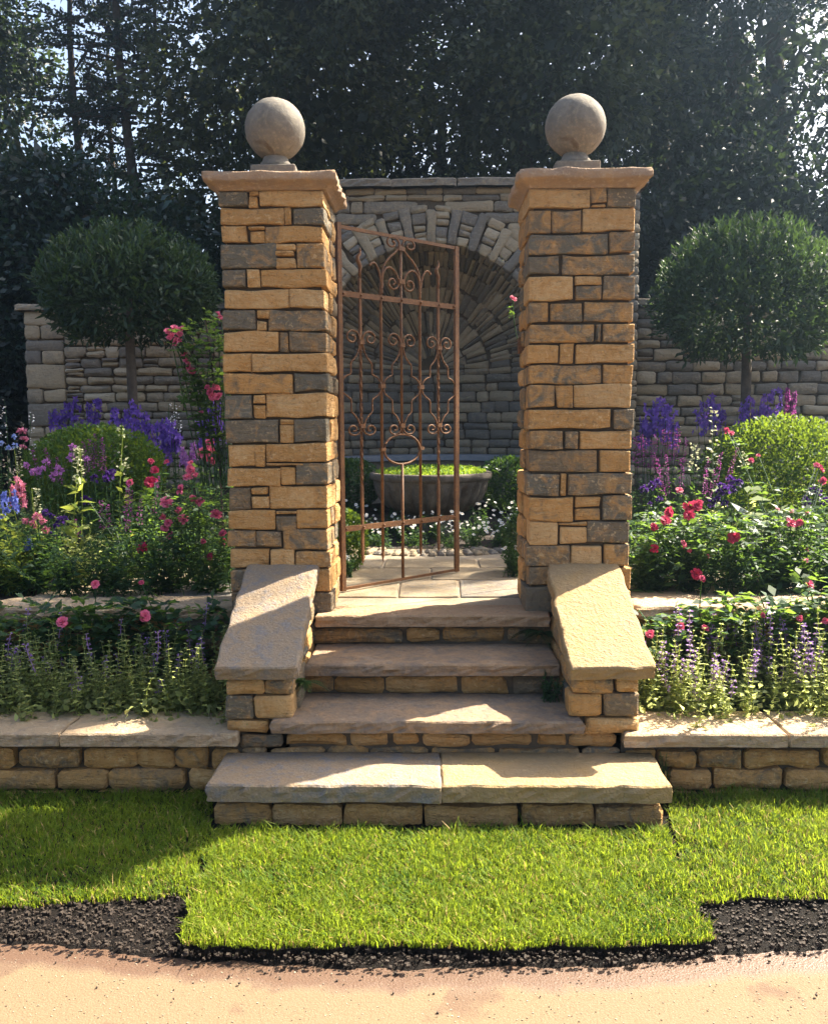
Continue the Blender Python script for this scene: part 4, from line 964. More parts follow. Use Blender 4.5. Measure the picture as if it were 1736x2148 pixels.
# shared blooms
def rose_mesh(seed):
    rg = np.random.default_rng(seed); q = Q(seed)
    for w, (n, tilt, L, wd) in enumerate(((8, .20, 1.0, .74), (8, .62, .92, .70), (7, 1.0, .74, .60), (5, 1.3, .52, .46))):
        for i in range(n):
            a = 6.283 * (i + .5 * w) / n + rg.normal(0, .12); tl = tilt + rg.normal(0, .2); L = L * rg.uniform(.85, 1.12); r0 = np.array([math.cos(a), math.sin(a), 0]); sd_ = np.array([-math.sin(a), math.cos(a), 0]); z = np.array([0, 0, 1.])
            rows = []
            for k in range(4):
                t_ = k / 3; ang = tl + .55 * t_ - .5 * (t_ > .7) * t_
                p = r0 * (.08 + L * t_ * math.cos(ang)) + z * (L * t_ * math.sin(ang) * .8 - .25); hw = wd * .5 * math.sin(math.pi * (.18 + .62 * t_))
                rows.append((p - sd_ * hw + z * .08 * t_, p, p + sd_ * hw + z * .08 * t_))
            for k in range(3):
                for j in range(2): q.quads(np.array([[rows[k][j], rows[k][j + 1], rows[k + 1][j + 1], rows[k + 1][j]]]), [min(1, max(0, rg.normal(.05 + .42 * k - .08 * w, .16)))])
    v = np.concatenate(q.v).reshape(-1, 3); n = len(v) // 4
    me = bpy.data.meshes.new('rose'); me.from_pydata([tuple(p) for p in v], [], [tuple(range(4 * i, 4 * i + 4)) for i in range(n)]); me.polygons.foreach_set('use_smooth', [True] * n)
    a = me.attributes.new('tint', 'FLOAT', 'FACE'); a.data.foreach_set('value', np.concatenate(q.t)); me.materials.append(M['rose']); return me
ROSES = [rose_mesh(i) for i in range(3)]
def bloom(parent, P, r_, tone, rr, face=None):
    o = link('rose', ROSES[rr.randrange(3)], None, parent, P)
    d = Vector(face) if face else Vector((rr.gauss(0, .5), -1.0, rr.uniform(.3, 1.2))); o.rotation_euler = d.to_track_quat('Z', 'Y').to_euler(); o.rotation_euler.rotate_axis('Z', rr.uniform(0, 6))
    o.scale = (r_,) * 3; o['tone'] = tone; return o

def catmint(X, Y, z0, h, n, seed, label, group, flower=.3, spread=.13, mat='catmint'):
    rg = np.random.default_rng(seed); t_ = empty('catmint', (X, Y, z0), label, 'plant', group); q = Q(seed); s = Q(seed + 1); fl = Q(seed + 2)
    for i in range(n):
        b = np.array([X + rg.normal(0, spread), Y + rg.normal(0, spread * .55), z0]); hh = h * rg.uniform(.55, 1.08); ln = np.array([rg.normal(0, .10), rg.normal(-.03, .08), 1.]); ln /= np.linalg.norm(ln)
        k = int(hh / .024); T = np.linspace(.05, 1, k); P = b + ln * (hh * T)[:, None]; P[:, 0] += .012 * np.sin(T * 5 + i); q.stick(P[:-1], P[1:], .0018, .0015)
        ang = np.arange(k) * 1.57 + rg.uniform(0, 6) + rg.normal(0, .2, k); L = .041 * (1.05 - .66 * T) * rg.uniform(.8, 1.25, k)
        for o_ in (0, np.pi):
            D = np.stack([np.cos(ang + o_), np.sin(ang + o_), .28 + rg.normal(0, .25, k)], 1); q.leaf(P, D, L, L * .62, N=np.tile([0, 0, 1.], (k, 1)) + rg.normal(0, .3, (k, 3)))
            D2 = np.stack([np.cos(ang + o_ + .8), np.sin(ang + o_ + .8), .6 + rg.normal(0, .2, k)], 1); q.leaf(P, D2, L * .5, L * .35)
        if rg.random() < flower:
            m_ = np.repeat(P[T > .62], 7, 0); a = rg.uniform(0, 6.28, len(m_)); D = np.stack([np.cos(a), np.sin(a), rg.uniform(-.1, .7, len(m_))], 1); fl = Q(seed + 2 + i); Pf = P[T > .58]; fl.stick(Pf[:-1], Pf[1:], .0022); fl.leaf(m_ + D * .005, D, rg.uniform(.007, .015, len(m_)), .008, fold=.3); fl.build('flower_spike', M['mauve'], t_)
    n2 = 70; ba = np.stack([X + rg.normal(0, spread * 1.1, n2), Y + rg.normal(0, spread * .7, n2), z0 + rg.uniform(0, .13, n2)], 1); q.leaf(ba, rg.normal(size=(n2, 3)) + [0, -.3, .4], rg.uniform(.025, .05, n2), rg.uniform(.02, .032, n2))
    q.build('foliage', M[mat], t_); return t_
def compound(q, P, D, L, rg, k=5):
    """one rose leaf each: leaflets in pairs along a stalk"""
    n = len(P); D = unit(D); S = unit(np.cross(D, [0, 0, 1.])); U = np.cross(S, D)
    for j in range(k):
        t_ = (j // 2 + 1) / (k // 2 + 1); side = (0 if j == k - 1 else (1 if j % 2 else -1))
        dd = unit(D * (.35 if side else 1) + S * side + rg.normal(0, .12, (n, 3))); q.leaf(P + D * (L * t_ * 1.15)[:, None], dd, L * rg.uniform(.85, 1.15, n), L * .66, N=U + rg.normal(0, .3, (n, 3)), fold=.12, mid=.5)
def rosebush(X, Y, z0, h, w, n, seed, label, group, blooms=(), leaf=.042, name='rose_bush', mat='roseleaf', dep=None):
    rg = np.random.default_rng(seed); rr = random.Random(seed); t_ = empty(name, (X, Y, z0), label, 'plant', group); q = Q(seed); s = Q(seed + 1); dep = dep or w * .6
    tips = [np.array([X + rg.uniform(-w, w), Y + rg.uniform(-dep, dep), z0 + h * rg.uniform(.6, 1.0)]) for _ in range(max(6, n // 14))] + [np.array(at(x, y, yy)) for x, y, yy, *_ in blooms]
    for tp in tips:
        b = np.array([X + rg.normal(0, w * .3), Y + rg.normal(0, dep * .3), z0]); mid = (b + tp) / 2 + np.array([rg.normal(0, .04), rg.normal(0, .03), .08 * h])
        T = np.linspace(0, 1, 8)[:, None]; P = (1 - T) ** 2 * b + 2 * T * (1 - T) * mid + T ** 2 * tp; q.stick(P[:-1], P[1:], .004, .003)
        k = 4; TT = rg.uniform(.3, .97, k)[:, None]; C = (1 - TT) ** 2 * b + 2 * TT * (1 - TT) * mid + TT ** 2 * tp; compound(q, C, np.stack([rg.normal(size=k), rg.normal(-.3, .8, k), rg.uniform(-.2, .6, k)], 1), leaf * rg.uniform(.8, 1.2, k), rg)
    C = np.stack([X + rg.uniform(-1, 1, n) * w, Y + rg.uniform(-1, 1, n) * dep, z0 + h * rg.uniform(.12, .95, n) ** .8], 1); compound(q, C, np.stack([rg.normal(size=n), rg.normal(-.3, .8, n), rg.uniform(-.2, .5, n)], 1), leaf * rg.uniform(.75, 1.2, n), rg)
    q.build('foliage', M[mat], t_)
    for x, y, yy, r_, tone in blooms: bloom(t_, at(x, y, yy), r_ * yy / 1850, tone, rr)
    return t_
def mound(X, Y, z0, h, w, n, leaf, asp, mat, seed, label, group=None, name='leafy_perennial', up=.5, stems=True):
    rg = np.random.default_rng(seed); t_ = empty(name, (X, Y, z0), label, 'plant', group); q = Q(seed); s = Q(seed + 1)
    ns = max(8, n // 16); b = np.stack([X + rg.normal(0, w * .35, ns), Y + rg.normal(0, w * .3, ns), np.full(ns, z0)], 1); tp = np.stack([X + rg.normal(0, w * .55, ns), Y + rg.normal(0, w * .45, ns), z0 + h * rg.uniform(.5, 1.05, ns)], 1)
    q.stick(b, tp, .003, .0015)
    i = rg.integers(0, ns, n); T = rg.uniform(.12, 1, n)[:, None]; C = b[i] * (1 - T) + tp[i] * T; a = rg.uniform(0, 6.28, n)
    D = np.stack([np.cos(a), np.sin(a) - .1, rg.normal(up * .5, .35, n)], 1); L = leaf * rg.uniform(.6, 1.25, n) * (1.15 - .5 * T[:, 0]); q.leaf(C, D, L, L * asp, N=np.tile([0, 0, 1.], (n, 1)) + rg.normal(0, .4, (n, 3)))
    q.build('foliage', M[mat], t_); return t_
def spires(X, Y, z0, tops, mat, seed, label, group=None, name='spire_plant', frac=.4, fr=.016, rad=.02, leafm='green', star=True, nl=60, leaf=.05, dens=1.0, taper=.75, cat='plant', asp=.4):
    """tops: list of (x, y) pixels of the spike tips at distance Y"""
    rg = np.random.default_rng(seed); t_ = empty(name, (X, Y, z0), label, cat, group); q = Q(seed); s = Q(seed + 1)
    for (x, y) in tops:
        tp = np.array(at(x, y, Y + rg.normal(0, .05))); b = np.array([X + (tp[0] - X) * .55 + rg.normal(0, .02), Y + rg.normal(0, .05), z0]); T = np.linspace(0, 1, 9)[:, None]; P = b + (tp - b) * T; P[:, :2] += (.02 * np.sin(T * 3 + x))
        s = Q(seed + 1); s.stick(P[:-1], P[1:], .0035, .002); s.build('stem', M[leafm], t_); f = Q(seed + int(x)); hh = tp[2] - z0; m_ = int(max(14, hh * frac / fr * 4.2 * dens)); tt = rg.uniform(1 - frac, 1, m_); C = b + (tp - b) * tt[:, None]; a = rg.uniform(0, 6.28, m_)
        rd = rad * (1 - taper * (tt - (1 - frac)) / frac) * rg.uniform(.35, 1.5, m_); D = np.stack([np.cos(a), np.sin(a), rg.normal(.15, .25, m_)], 1); C = C + D * rd[:, None]
        if star:
            for j in range(4):
                b_ = 6.283 * j / 4 + a; S = np.stack([-np.sin(a), np.cos(a), np.zeros(m_)], 1); DD = S * np.cos(b_)[:, None] + np.array([0, 0, 1.]) * np.sin(b_)[:, None] + D * .45; f.leaf(C, DD, fr * rg.uniform(.7, 1.2, m_), fr * .62, N=D)
        else: f.leaf(C, D + np.array([0, 0, .2]), fr * rg.uniform(.7, 1.3, m_), fr * .7)
        f.build('flower_spike', M[mat], t_)
        k = max(3, int(nl / max(1, len(tops)))); T = rg.uniform(.05, 1 - frac * .85, k)[:, None]; C = b + (tp - b) * T; a = rg.uniform(0, 6.28, k); L = leaf * (1.2 - .7 * T[:, 0]) * rg.uniform(.7, 1.2, k); q.leaf(C, np.stack([np.cos(a), np.sin(a), rg.normal(.35, .3, k)], 1), L, L * asp)
    q.build('foliage', M[leafm], t_); return t_
def heads(X, Y, z0, tops, mat, seed, label, group=None, name='flowering_perennial', r_=.022, leafm='green', nl=70, leaf=.05, petals=26, ball=1.0):
    """round flower heads on stems"""
    rg = np.random.default_rng(seed); t_ = empty(name, (X, Y, z0), label, 'plant', group); q = Q(seed); s = Q(seed + 1)
    for (x, y) in tops:
        tp = np.array(at(x, y, Y + rg.normal(0, .06))); b = np.array([X + (tp[0] - X) * .6, Y + rg.normal(0, .05), z0]); mid = (b + tp) / 2 + rg.normal(0, .03, 3); T = np.linspace(0, 1, 7)[:, None]; P = (1 - T) ** 2 * b + 2 * T * (1 - T) * mid + T ** 2 * tp; s = Q(seed + 1); s.stick(P[:-1], P[1:], .0025, .002); s.build('stem', M[leafm], t_)
        f = Q(seed + int(x)); D = unit(rg.normal(size=(petals, 3)) + np.array([0, -.35, .5])); D[:, 2] *= ball; rs = r_ * rg.uniform(.75, 1.25); f.leaf(tp + D * rs * .25, D, rs * rg.uniform(.6, 1, petals), rs * .75); f.build('flower_head', M[mat], t_)
        k = max(3, int(nl / len(tops))); T = rg.uniform(.05, .8, k)[:, None]; C = (1 - T) ** 2 * b + 2 * T * (1 - T) * mid + T ** 2 * tp; a = rg.uniform(0, 6.28, k); L = leaf * (1.2 - .6 * T[:, 0]) * rg.uniform(.7, 1.2, k); q.leaf(C, np.stack([np.cos(a), np.sin(a), rg.normal(.3, .3, k)], 1), L, L * .4)
    q.build('foliage', M[leafm], t_); return t_

# ------------------------------------------------------------------ background trees
BL = lambda *a: list(a)
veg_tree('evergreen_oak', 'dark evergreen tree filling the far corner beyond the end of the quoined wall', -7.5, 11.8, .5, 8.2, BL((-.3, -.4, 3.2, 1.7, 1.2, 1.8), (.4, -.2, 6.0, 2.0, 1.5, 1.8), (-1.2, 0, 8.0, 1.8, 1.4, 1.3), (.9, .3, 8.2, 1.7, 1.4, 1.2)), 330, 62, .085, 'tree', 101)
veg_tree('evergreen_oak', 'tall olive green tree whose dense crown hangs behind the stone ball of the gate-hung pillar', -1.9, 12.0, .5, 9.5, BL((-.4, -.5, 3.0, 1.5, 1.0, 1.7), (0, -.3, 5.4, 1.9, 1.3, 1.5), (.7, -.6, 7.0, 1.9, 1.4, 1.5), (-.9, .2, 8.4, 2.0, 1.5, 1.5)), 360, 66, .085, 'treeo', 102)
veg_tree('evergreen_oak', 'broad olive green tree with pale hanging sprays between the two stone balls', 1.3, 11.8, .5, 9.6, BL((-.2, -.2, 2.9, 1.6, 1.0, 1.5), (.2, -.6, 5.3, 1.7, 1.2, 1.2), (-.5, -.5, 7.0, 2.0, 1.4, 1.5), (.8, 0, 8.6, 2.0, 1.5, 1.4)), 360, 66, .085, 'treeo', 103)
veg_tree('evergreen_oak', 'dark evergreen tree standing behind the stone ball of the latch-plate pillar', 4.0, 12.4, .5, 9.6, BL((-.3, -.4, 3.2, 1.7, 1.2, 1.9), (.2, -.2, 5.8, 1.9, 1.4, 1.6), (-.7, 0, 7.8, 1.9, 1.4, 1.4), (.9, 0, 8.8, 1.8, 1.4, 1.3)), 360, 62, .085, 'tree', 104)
veg_tree('evergreen_oak', 'loose-crowned tree with bright sky breaking through beyond the wall running off', 7.4, 12.6, .5, 11.4, BL((.9, -1.4, 10.9, .9, .7, .8), (-.6, -.3, 3.0, 1.7, 1.2, 1.9), (-.6, -.2, 5.2, 1.6, 1.2, 1.2), (.8, 0, 7.2, 1.7, 1.3, 1.2)), 130, 44, .085, 'tree', 105)  # first crown clump is added above the view to shade the landing paving
def conifer(X, Y, z0, H, seed, label):
    rg = np.random.default_rng(seed); t_ = empty('conifer', (X, Y, z0), label, 'tree', 'tall trees behind the garden walls')
    for o_, r_ in ((0, .12), (.42, .07)):
        pts = [(X + o_ + .15 * math.sin(i * .7 + o_), Y + o_, z0 + H * i / 8) for i in range(9)]; MB().add(tube(pts, [r_ * (1 - .09 * i) for i in range(9)], 7)).build('trunk', M['bark'], t_)
    q = Q(seed)
    for i in range(90):
        z = z0 + 1.0 + (H - 1.2) * i / 90; a = rg.uniform(0, 6.28); L = (1.1 + 1.1 * (1 - i / 90)) * rg.uniform(.7, 1.15); d = np.array([math.cos(a), math.sin(a) * .7, rg.normal(0, .12)]); A = np.array([X + .1, Y, z]); P = A + d * np.linspace(0, L, 6)[:, None]; P[:, 2] -= .05 * np.linspace(0, 1.3, 6) ** 2
        MB().add(tube(P, [.028, .022, .017, .012, .008, .004], 5)).build('branch', M['bark'], t_)
        n = 190; T = rg.uniform(.08, 1, n); C = A + d * (L * T)[:, None] + rg.normal(0, .07, (n, 3)) * [1, 1, .6]; q.leaf(C, d + rg.normal(0, .8, (n, 3)), rg.uniform(.05, .11, n), .04)
    q.build('crown', M['tree'], t_)
veg_tree('evergreen_oak', 'very tall added shade tree with a bare trunk, its unseen crown high above the others', 4.7, 12.6, .5, 12.6, BL((1.3, -3.0, 10.5, .95, .7, .8), (.3, -.9, 10.8, 1.7, 1.4, 1.5), (-.7, .4, 11.4, 1.7, 1.4, 1.4), (1.0, .5, 9.8, 1.5, 1.3, 1.3)), 230, 56, .10, 'tree', 113, trunk=.2)  # crown added out of view, placed to shade the hinge-side beds
veg_tree('evergreen_oak', 'very tall added shade tree with an unseen crown, its straight trunk between the latch-plate pillar and its neighbour tree', 3.4, 13.7, .5, 12.6, BL((.3, -.6, 10.6, 1.8, 1.5, 1.5), (-1.0, .2, 10.6, 1.8, 1.4, 1.4), (1.2, .4, 11.0, 1.6, 1.4, 1.4)), 230, 56, .10, 'tree', 114, trunk=.2)  # unseen high crown added to keep sun off the bed and back wall
veg_tree('laurel', 'black-green shrub filling the dark gap past the quoined wall end', -5.6, 9.6, .5, 2.6, BL((.2, 0, 1.1, 1.0, .7, 1.1), (-.9, .1, 1.6, 1.1, .7, 1.5), (.6, .8, 2.0, 1.0, .6, 1.0)), 200, 56, .085, 'tree', 115, 'dark shrubs behind the walls', .1)
conifer(-4.35, 13.2, .5, 8.6, 106, 'sparse conifer with level dark branches against the bright sky gap')
conifer(-5.5, 14.4, .5, 8.2, 119, 'second sparse conifer standing farther off in the bright sky gap')
veg_tree('laurel', 'glossy dark laurel shrub rising over the quoined end of the wall', -4.75, 10.4, .5, 3.6, BL((-.5, 0, 2.5, 1.3, .8, 1.2), (.9, .1, 2.9, 1.2, .8, 1.0), (.1, .1, 3.7, .9, .7, .6)), 210, 60, .085, 'laurel', 107, 'dark shrubs behind the walls', .1)
veg_tree('laurel', 'low dark shrub filling behind the wall between laurel and niche', -2.6, 10.7, .5, 3.0, BL((0, 0, 2.2, 1.2, .7, 1.3), (.9, .1, 2.6, 1.1, .7, 1.2)), 150, 54, .085, 'laurel', 108, 'dark shrubs behind the walls', .1)
veg_tree('laurel', 'dark evergreen shrub rising behind the wall between niche and sunlit-topped topiary', 3.0, 10.8, .5, 3.4, BL((-.4, 0, 2.6, 1.2, .8, 1.4), (.9, .1, 3.0, 1.3, .8, 1.4)), 190, 56, .085, 'tree', 109, 'dark shrubs behind the walls', .1)
veg_tree('laurel', 'dark evergreen shrub behind the wall past the looser topiary', 5.6, 10.7, .5, 3.4, BL((0, 0, 2.5, 1.3, .8, 1.4), (1.0, .1, 3.1, 1.2, .8, 1.3)), 170, 56, .085, 'tree', 110, 'dark shrubs behind the walls', .1)
veg_tree('evergreen_oak', 'farther dark tree seen through gaps above the niche wall', .2, 15.2, .5, 7.5, BL((-1.6, 0, 3.4, 1.7, 1.0, 2.0), (1.4, 0, 3.6, 1.8, 1.0, 2.0), (0, 0, 6.2, 2.6, 1.2, 1.6)), 300, 58, .10, 'tree', 111, trunk=.2)
veg_tree('evergreen_oak', 'farther dark tree seen through gaps behind the topiary on the sunlit side', 6.0, 15.6, .5, 7.5, BL((-1.6, 0, 3.4, 1.8, 1.0, 2.0), (1.4, 0, 3.4, 1.8, 1.0, 1.7), (-1.4, 0, 6.0, 1.6, 1.2, 1.4)), 230, 50, .10, 'tree', 112, trunk=.2)

veg_tree('evergreen_oak', 'farther dark tree seen through gaps beside the sparse conifer', -8.7, 15.0, .5, 7.5, BL((-.6, 0, 3.4, 1.9, 1.0, 2.2), (.6, 0, 6.6, 2.0, 1.2, 1.8), (-1.6, 0, 8.6, 2.0, 1.2, 1.6)), 260, 56, .11, 'tree', 116, trunk=.2)
veg_tree('evergreen_oak', 'farther dark tree seen through gaps above the hinge-side pillar', -2.2, 15.4, .5, 9.0, BL((0, 0, 3.6, 2.0, 1.0, 2.2), (.5, 0, 6.8, 2.2, 1.2, 2.0), (.2, 0, 9.4, 2.6, 1.2, 1.8)), 280, 56, .11, 'tree', 117, trunk=.2)
veg_tree('evergreen_oak', 'farther dark tree seen through gaps above the latch-side pillar', 3.2, 15.8, .5, 9.0, BL((0, 0, 3.6, 2.0, 1.0, 2.2), (-.5, 0, 6.8, 2.2, 1.2, 2.0), (.2, 0, 9.4, 2.6, 1.2, 1.8)), 280, 56, .11, 'tree', 118, trunk=.2)

# ------------------------------------------------------------------ clipped trees and domes
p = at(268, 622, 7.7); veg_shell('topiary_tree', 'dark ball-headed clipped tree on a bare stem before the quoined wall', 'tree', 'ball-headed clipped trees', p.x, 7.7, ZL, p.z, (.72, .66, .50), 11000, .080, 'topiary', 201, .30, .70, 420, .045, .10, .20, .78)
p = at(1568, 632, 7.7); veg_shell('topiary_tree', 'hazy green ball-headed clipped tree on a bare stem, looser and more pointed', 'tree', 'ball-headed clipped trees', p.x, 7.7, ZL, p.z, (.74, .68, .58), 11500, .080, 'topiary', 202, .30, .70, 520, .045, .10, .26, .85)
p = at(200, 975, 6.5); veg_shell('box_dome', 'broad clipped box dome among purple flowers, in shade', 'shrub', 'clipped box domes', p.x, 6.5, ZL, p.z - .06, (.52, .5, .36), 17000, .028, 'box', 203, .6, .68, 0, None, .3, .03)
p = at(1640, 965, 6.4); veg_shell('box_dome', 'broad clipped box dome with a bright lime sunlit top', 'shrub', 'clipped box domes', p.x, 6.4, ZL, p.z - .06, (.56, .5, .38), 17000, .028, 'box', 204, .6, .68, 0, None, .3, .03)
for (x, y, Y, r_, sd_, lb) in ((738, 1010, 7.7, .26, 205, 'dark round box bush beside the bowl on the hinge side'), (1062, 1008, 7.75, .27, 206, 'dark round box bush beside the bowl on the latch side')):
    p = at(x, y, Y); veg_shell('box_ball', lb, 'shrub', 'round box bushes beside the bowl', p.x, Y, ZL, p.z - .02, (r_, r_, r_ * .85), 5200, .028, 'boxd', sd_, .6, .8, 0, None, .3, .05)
for (x, y, Y, sd_, lb) in ((728, 1150, 5.55, 207, 'small bright box bush on the paving behind the gate hinge'), (1084, 1155, 5.45, 208, 'small dark box bush on the paving behind the latch-side pillar')):
    p = at(x, y, Y); veg_shell('box_ball', lb, 'shrub', 'small box bushes inside the gate', p.x + (.0 if x < 900 else .04), Y, ZL, ZL + .19, (.13, .16, .20), 3600, .022, 'box' if x < 900 else 'boxd', sd_, .6, .75, 0, None, .3, .08)
# planting in the bowl
rg = np.random.default_rng(31); n = 5200; a = rg.uniform(0, 6.283, n); r0 = rr * .90 * np.sqrt(rg.random(n)); q = Q(31)
hz = np.array([mnoise.noise((math.cos(t_) * k * 4, math.sin(t_) * k * 4, 2)) for t_, k in zip(a, r0)])
C = np.stack([bx + r0 * np.cos(a), YB + r0 * np.sin(a), zr - .02 + .05 * (1 - (r0 / rr) ** 2) + .02 * hz + rg.uniform(-.02, .02, n)], 1)
q.leaf(C, rg.normal(size=(n, 3)) + [0, 0, .7], rg.uniform(.015, .03, n), rg.uniform(.014, .024, n)); cp = q.build('creeping_plant', M['bowlplant'], None, origin=(bx, YB, zr))
tag(cp, 'mat of bright lime green creeping leaves filling the stone bowl', 'plant', None, 'thing')

# ------------------------------------------------------------------ fleabane daisies round the bowl
def daisy_mesh():
    q = Q(3); k = 9; a = np.arange(k) * 6.283 / k; D = np.stack([np.cos(a), np.sin(a), np.full(k, .18)], 1); q.leaf(np.zeros((k, 3)) + D * .2, D, 1., .55, N=np.tile([0, 0, 1.], (k, 1)), mid=.65)
    v = list(np.concatenate(q.v).reshape(-1, 3)); f = [tuple(range(4 * i, 4 * i + 4)) for i in range(k)]; o_ = len(v); m_ = 8
    v += [np.array([.32 * math.cos(6.283 * i / m_), .32 * math.sin(6.283 * i / m_), .12]) for i in range(m_)] + [np.array([0, 0, .26])]; f += [(o_ + i, o_ + (i + 1) % m_, o_ + m_) for i in range(m_)]
    me = bpy.data.meshes.new('daisy'); me.from_pydata([tuple(p) for p in v], [], f); me.materials.append(M['white']); me.materials.append(M['yolk']); me.polygons.foreach_set('material_index', [0] * k + [1] * m_)
    at_ = me.attributes.new('tint', 'FLOAT', 'FACE'); at_.data.foreach_set('value', [.6] * len(f)); return me
DAISY = daisy_mesh()
def daisies(X, Y, z0, w, h, nf, seed, label, group='fleabane clumps around the bowl'):
    t_ = mound(X, Y, z0, h, w, 330, .032, .35, 'green', seed, label, group, 'fleabane'); rr_ = random.Random(seed)
    for i in range(nf):
        o = link('daisy', DAISY, None, t_, (X + rr_.gauss(0, w * .6), Y - abs(rr_.gauss(0, w * .5)) + .04, z0 + h * rr_.uniform(.55, 1.15))); o.rotation_euler = Vector((rr_.gauss(0, .45), -rr_.uniform(.1, 1.2), 1)).to_track_quat('Z', 'Y').to_euler(); sc_ = rr_.uniform(.009, .015); o.scale = (sc_,) * 3
rd_ = random.Random(4); k = 0
for Y, z_, xs, hh in ((6.50, ZL, (-.60, -.38, -.15, .08, .30, .52, .72), .17), (6.78, ZL + .02, (-.78, -.5, -.25, .02, .28, .55, .82), .20), (7.15, ZL + .03, (-.92, -.66, -.4, .42, .68, .94), .25)):
    for x in xs:
        k += 1; daisies(x + rd_.gauss(0, .03), Y + abs(x) * abs(x) * .22 + rd_.gauss(0, .03), z_, .13, hh, 12 if Y < 7 else 8, 300 + k, ('low clump of white fleabane daisies along the cobble edge' if Y < 6.6 else 'clump of white fleabane daisies in the middle of the daisy drift' if Y < 7 else 'taller clump of white fleabane daisies under the bowl rim'))
tag(boxobj('daisy_bed_soil', 'bedsoil', None, (-1.5, 6.55, .5), (1.5, 8.6, ZL - .004)), kind='structure')
daisies(at(735, 1170, 5.3).x - .02, 5.28, ZL, .05, .14, 7, 340, 'tuft of fleabane daisies at the foot of the hinge-side pillar', 'fleabane tufts by the gate'); daisies(at(1075, 1170, 5.25).x, 5.3, ZL, .06, .16, 7, 341, 'tuft of fleabane daisies at the foot of the latch-side pillar', 'fleabane tufts by the gate')
daisies(at(1372, 1210, 4.85).x, 4.85, ZL, .12, .14, 10, 342, 'pale daisies low in the bed beside the latch-side pillar', 'fleabane tufts by the gate')

# ------------------------------------------------------------------ lower beds: catmint and roses
GL, GR = 'catmint along the shaded low wall', 'catmint along the sunlit low wall'
rd_ = random.Random(9)
for i in range(15):
    X = -2.75 + i * .13 + rd_.uniform(-.02, .02); catmint(X, 3.90 + rd_.uniform(-.02, .06), .26, rd_.uniform(.28, .38), 15, 400 + i, 'grey-green catmint clump in the front row behind the shaded low wall' if i < 14 else 'grey-green catmint clump tucked against the lichened cheek wall', GL, .10)
for i in range(13):
    X = -2.70 + i * .145 + rd_.uniform(-.03, .03); catmint(X, 4.10 + rd_.uniform(-.03, .03), .26, rd_.uniform(.36, .47), 11, 430 + i, 'taller catmint clump in the back row of the shaded lower bed', GL, .25)
for i in range(15):
    X = .95 + i * .13 + rd_.uniform(-.02, .02); catmint(X, 3.90 + rd_.uniform(-.02, .06), .26, rd_.uniform(.30, .40), 15, 460 + i, 'sunlit catmint clump in the front row behind the low wall' if i else 'sunlit catmint clump tucked against the pale yellow cheek wall', GR, .22)
for i in range(13):
    X = .98 + i * .145 + rd_.uniform(-.03, .03); catmint(X, 4.10 + rd_.uniform(-.03, .03), .26, rd_.uniform(.40, .52), 11, 490 + i, 'sunlit catmint clump with mauve spikes in the back row of the lower bed', GR, .45)
GB = 'rose bushes in the lower beds'
rosebush(-1.30, 4.24, .26, .48, .28, 120, 520, 'rose bush with one open crimson rose beside the lichened cheek slab', GB, [(304, 1293, 4.12, 17, .75), (296, 1222, 4.3, 6, .3)], dep=.10, leaf=.056)
rosebush(-1.72, 4.24, .26, .48, .26, 120, 521, 'rose bush with a crimson rose held up against the upper coping', GB, [(200, 1225, 4.28, 12, .7), (130, 1304, 4.05, 17, .8)], dep=.10, leaf=.056)
rosebush(-2.2, 4.24, .26, .46, .28, 110, 522, 'flowerless rose bush at the far end of the shaded lower bed', GB, [], dep=.10, leaf=.056)
rosebush(1.28, 4.24, .26, .48, .28, 120, 523, 'rose bush with small red roses beside the pale yellow cheek slab', GB, [(1363, 1331, 3.95, 11, .55), (1426, 1313, 4.1, 11, .6), (1478, 1317, 4.1, 9, .5), (1472, 1212, 4.3, 6, .6)], dep=.10, leaf=.056)
rosebush(1.66, 4.24, .26, .52, .26, 120, 524, 'brightly lit rose bush with red roses in the middle of the sunlit lower bed', GB, [(1600, 1291, 4.1, 9, .6), (1677, 1298, 4.1, 8, .5)], dep=.10, leaf=.056)
rosebush(1.98, 4.26, .26, .58, .22, 130, 525, 'brightly lit rose bush with a pale pink rose above the upper coping', GB, [(1697, 1226, 4.25, 13, .95), (1730, 1302, 4.1, 8, .7)], dep=.10, leaf=.056)

# ------------------------------------------------------------------ upper beds
ZU = .64
gU = 'leafy filling in the upper bed'
rd_ = random.Random(12); k = 0
for side in (-1, 1):
    lit = side > 0
    for (Y, h, n, wid, stp) in ((4.82, .34, 420, .20, .24), (5.15, .44, 420, .22, .28), (5.6, .52, 380, .24, .33), (6.1, .58, 340, .26, .38), (6.7, .62, 300, .28, .45), (7.3, .66, 260, .3, .5)):
        X = 1.22
        while X < 1.15 * Y * .47 + .5:
            k += 1; mt = rd_.choice(('green', 'green', 'roseleaf', 'catmint' if Y > 5 else 'green', 'green'))
            row = {4.82: 'edging the upper coping', 5.15: 'in the second row', 5.6: 'in the third row', 6.1: 'in the middle', 6.7: 'in the row beside the box dome', 7.3: 'at the foot of the back wall'}[Y]
            mound(side * X, Y + rd_.uniform(-.06, .06), ZU, h * rd_.uniform(.8, 1.15), wid, n, rd_.uniform(.045, .075), rd_.uniform(.35, .55), mt, 600 + k, '%s foliage %s of the %s upper bed' % ({'green': 'fresh green narrow-leaved', 'roseleaf': 'dark green glossy', 'catmint': 'pale grey-green'}[mt], row, 'sunnier' if lit else 'shadier'), gU); X += stp * rd_.uniform(.85, 1.2)
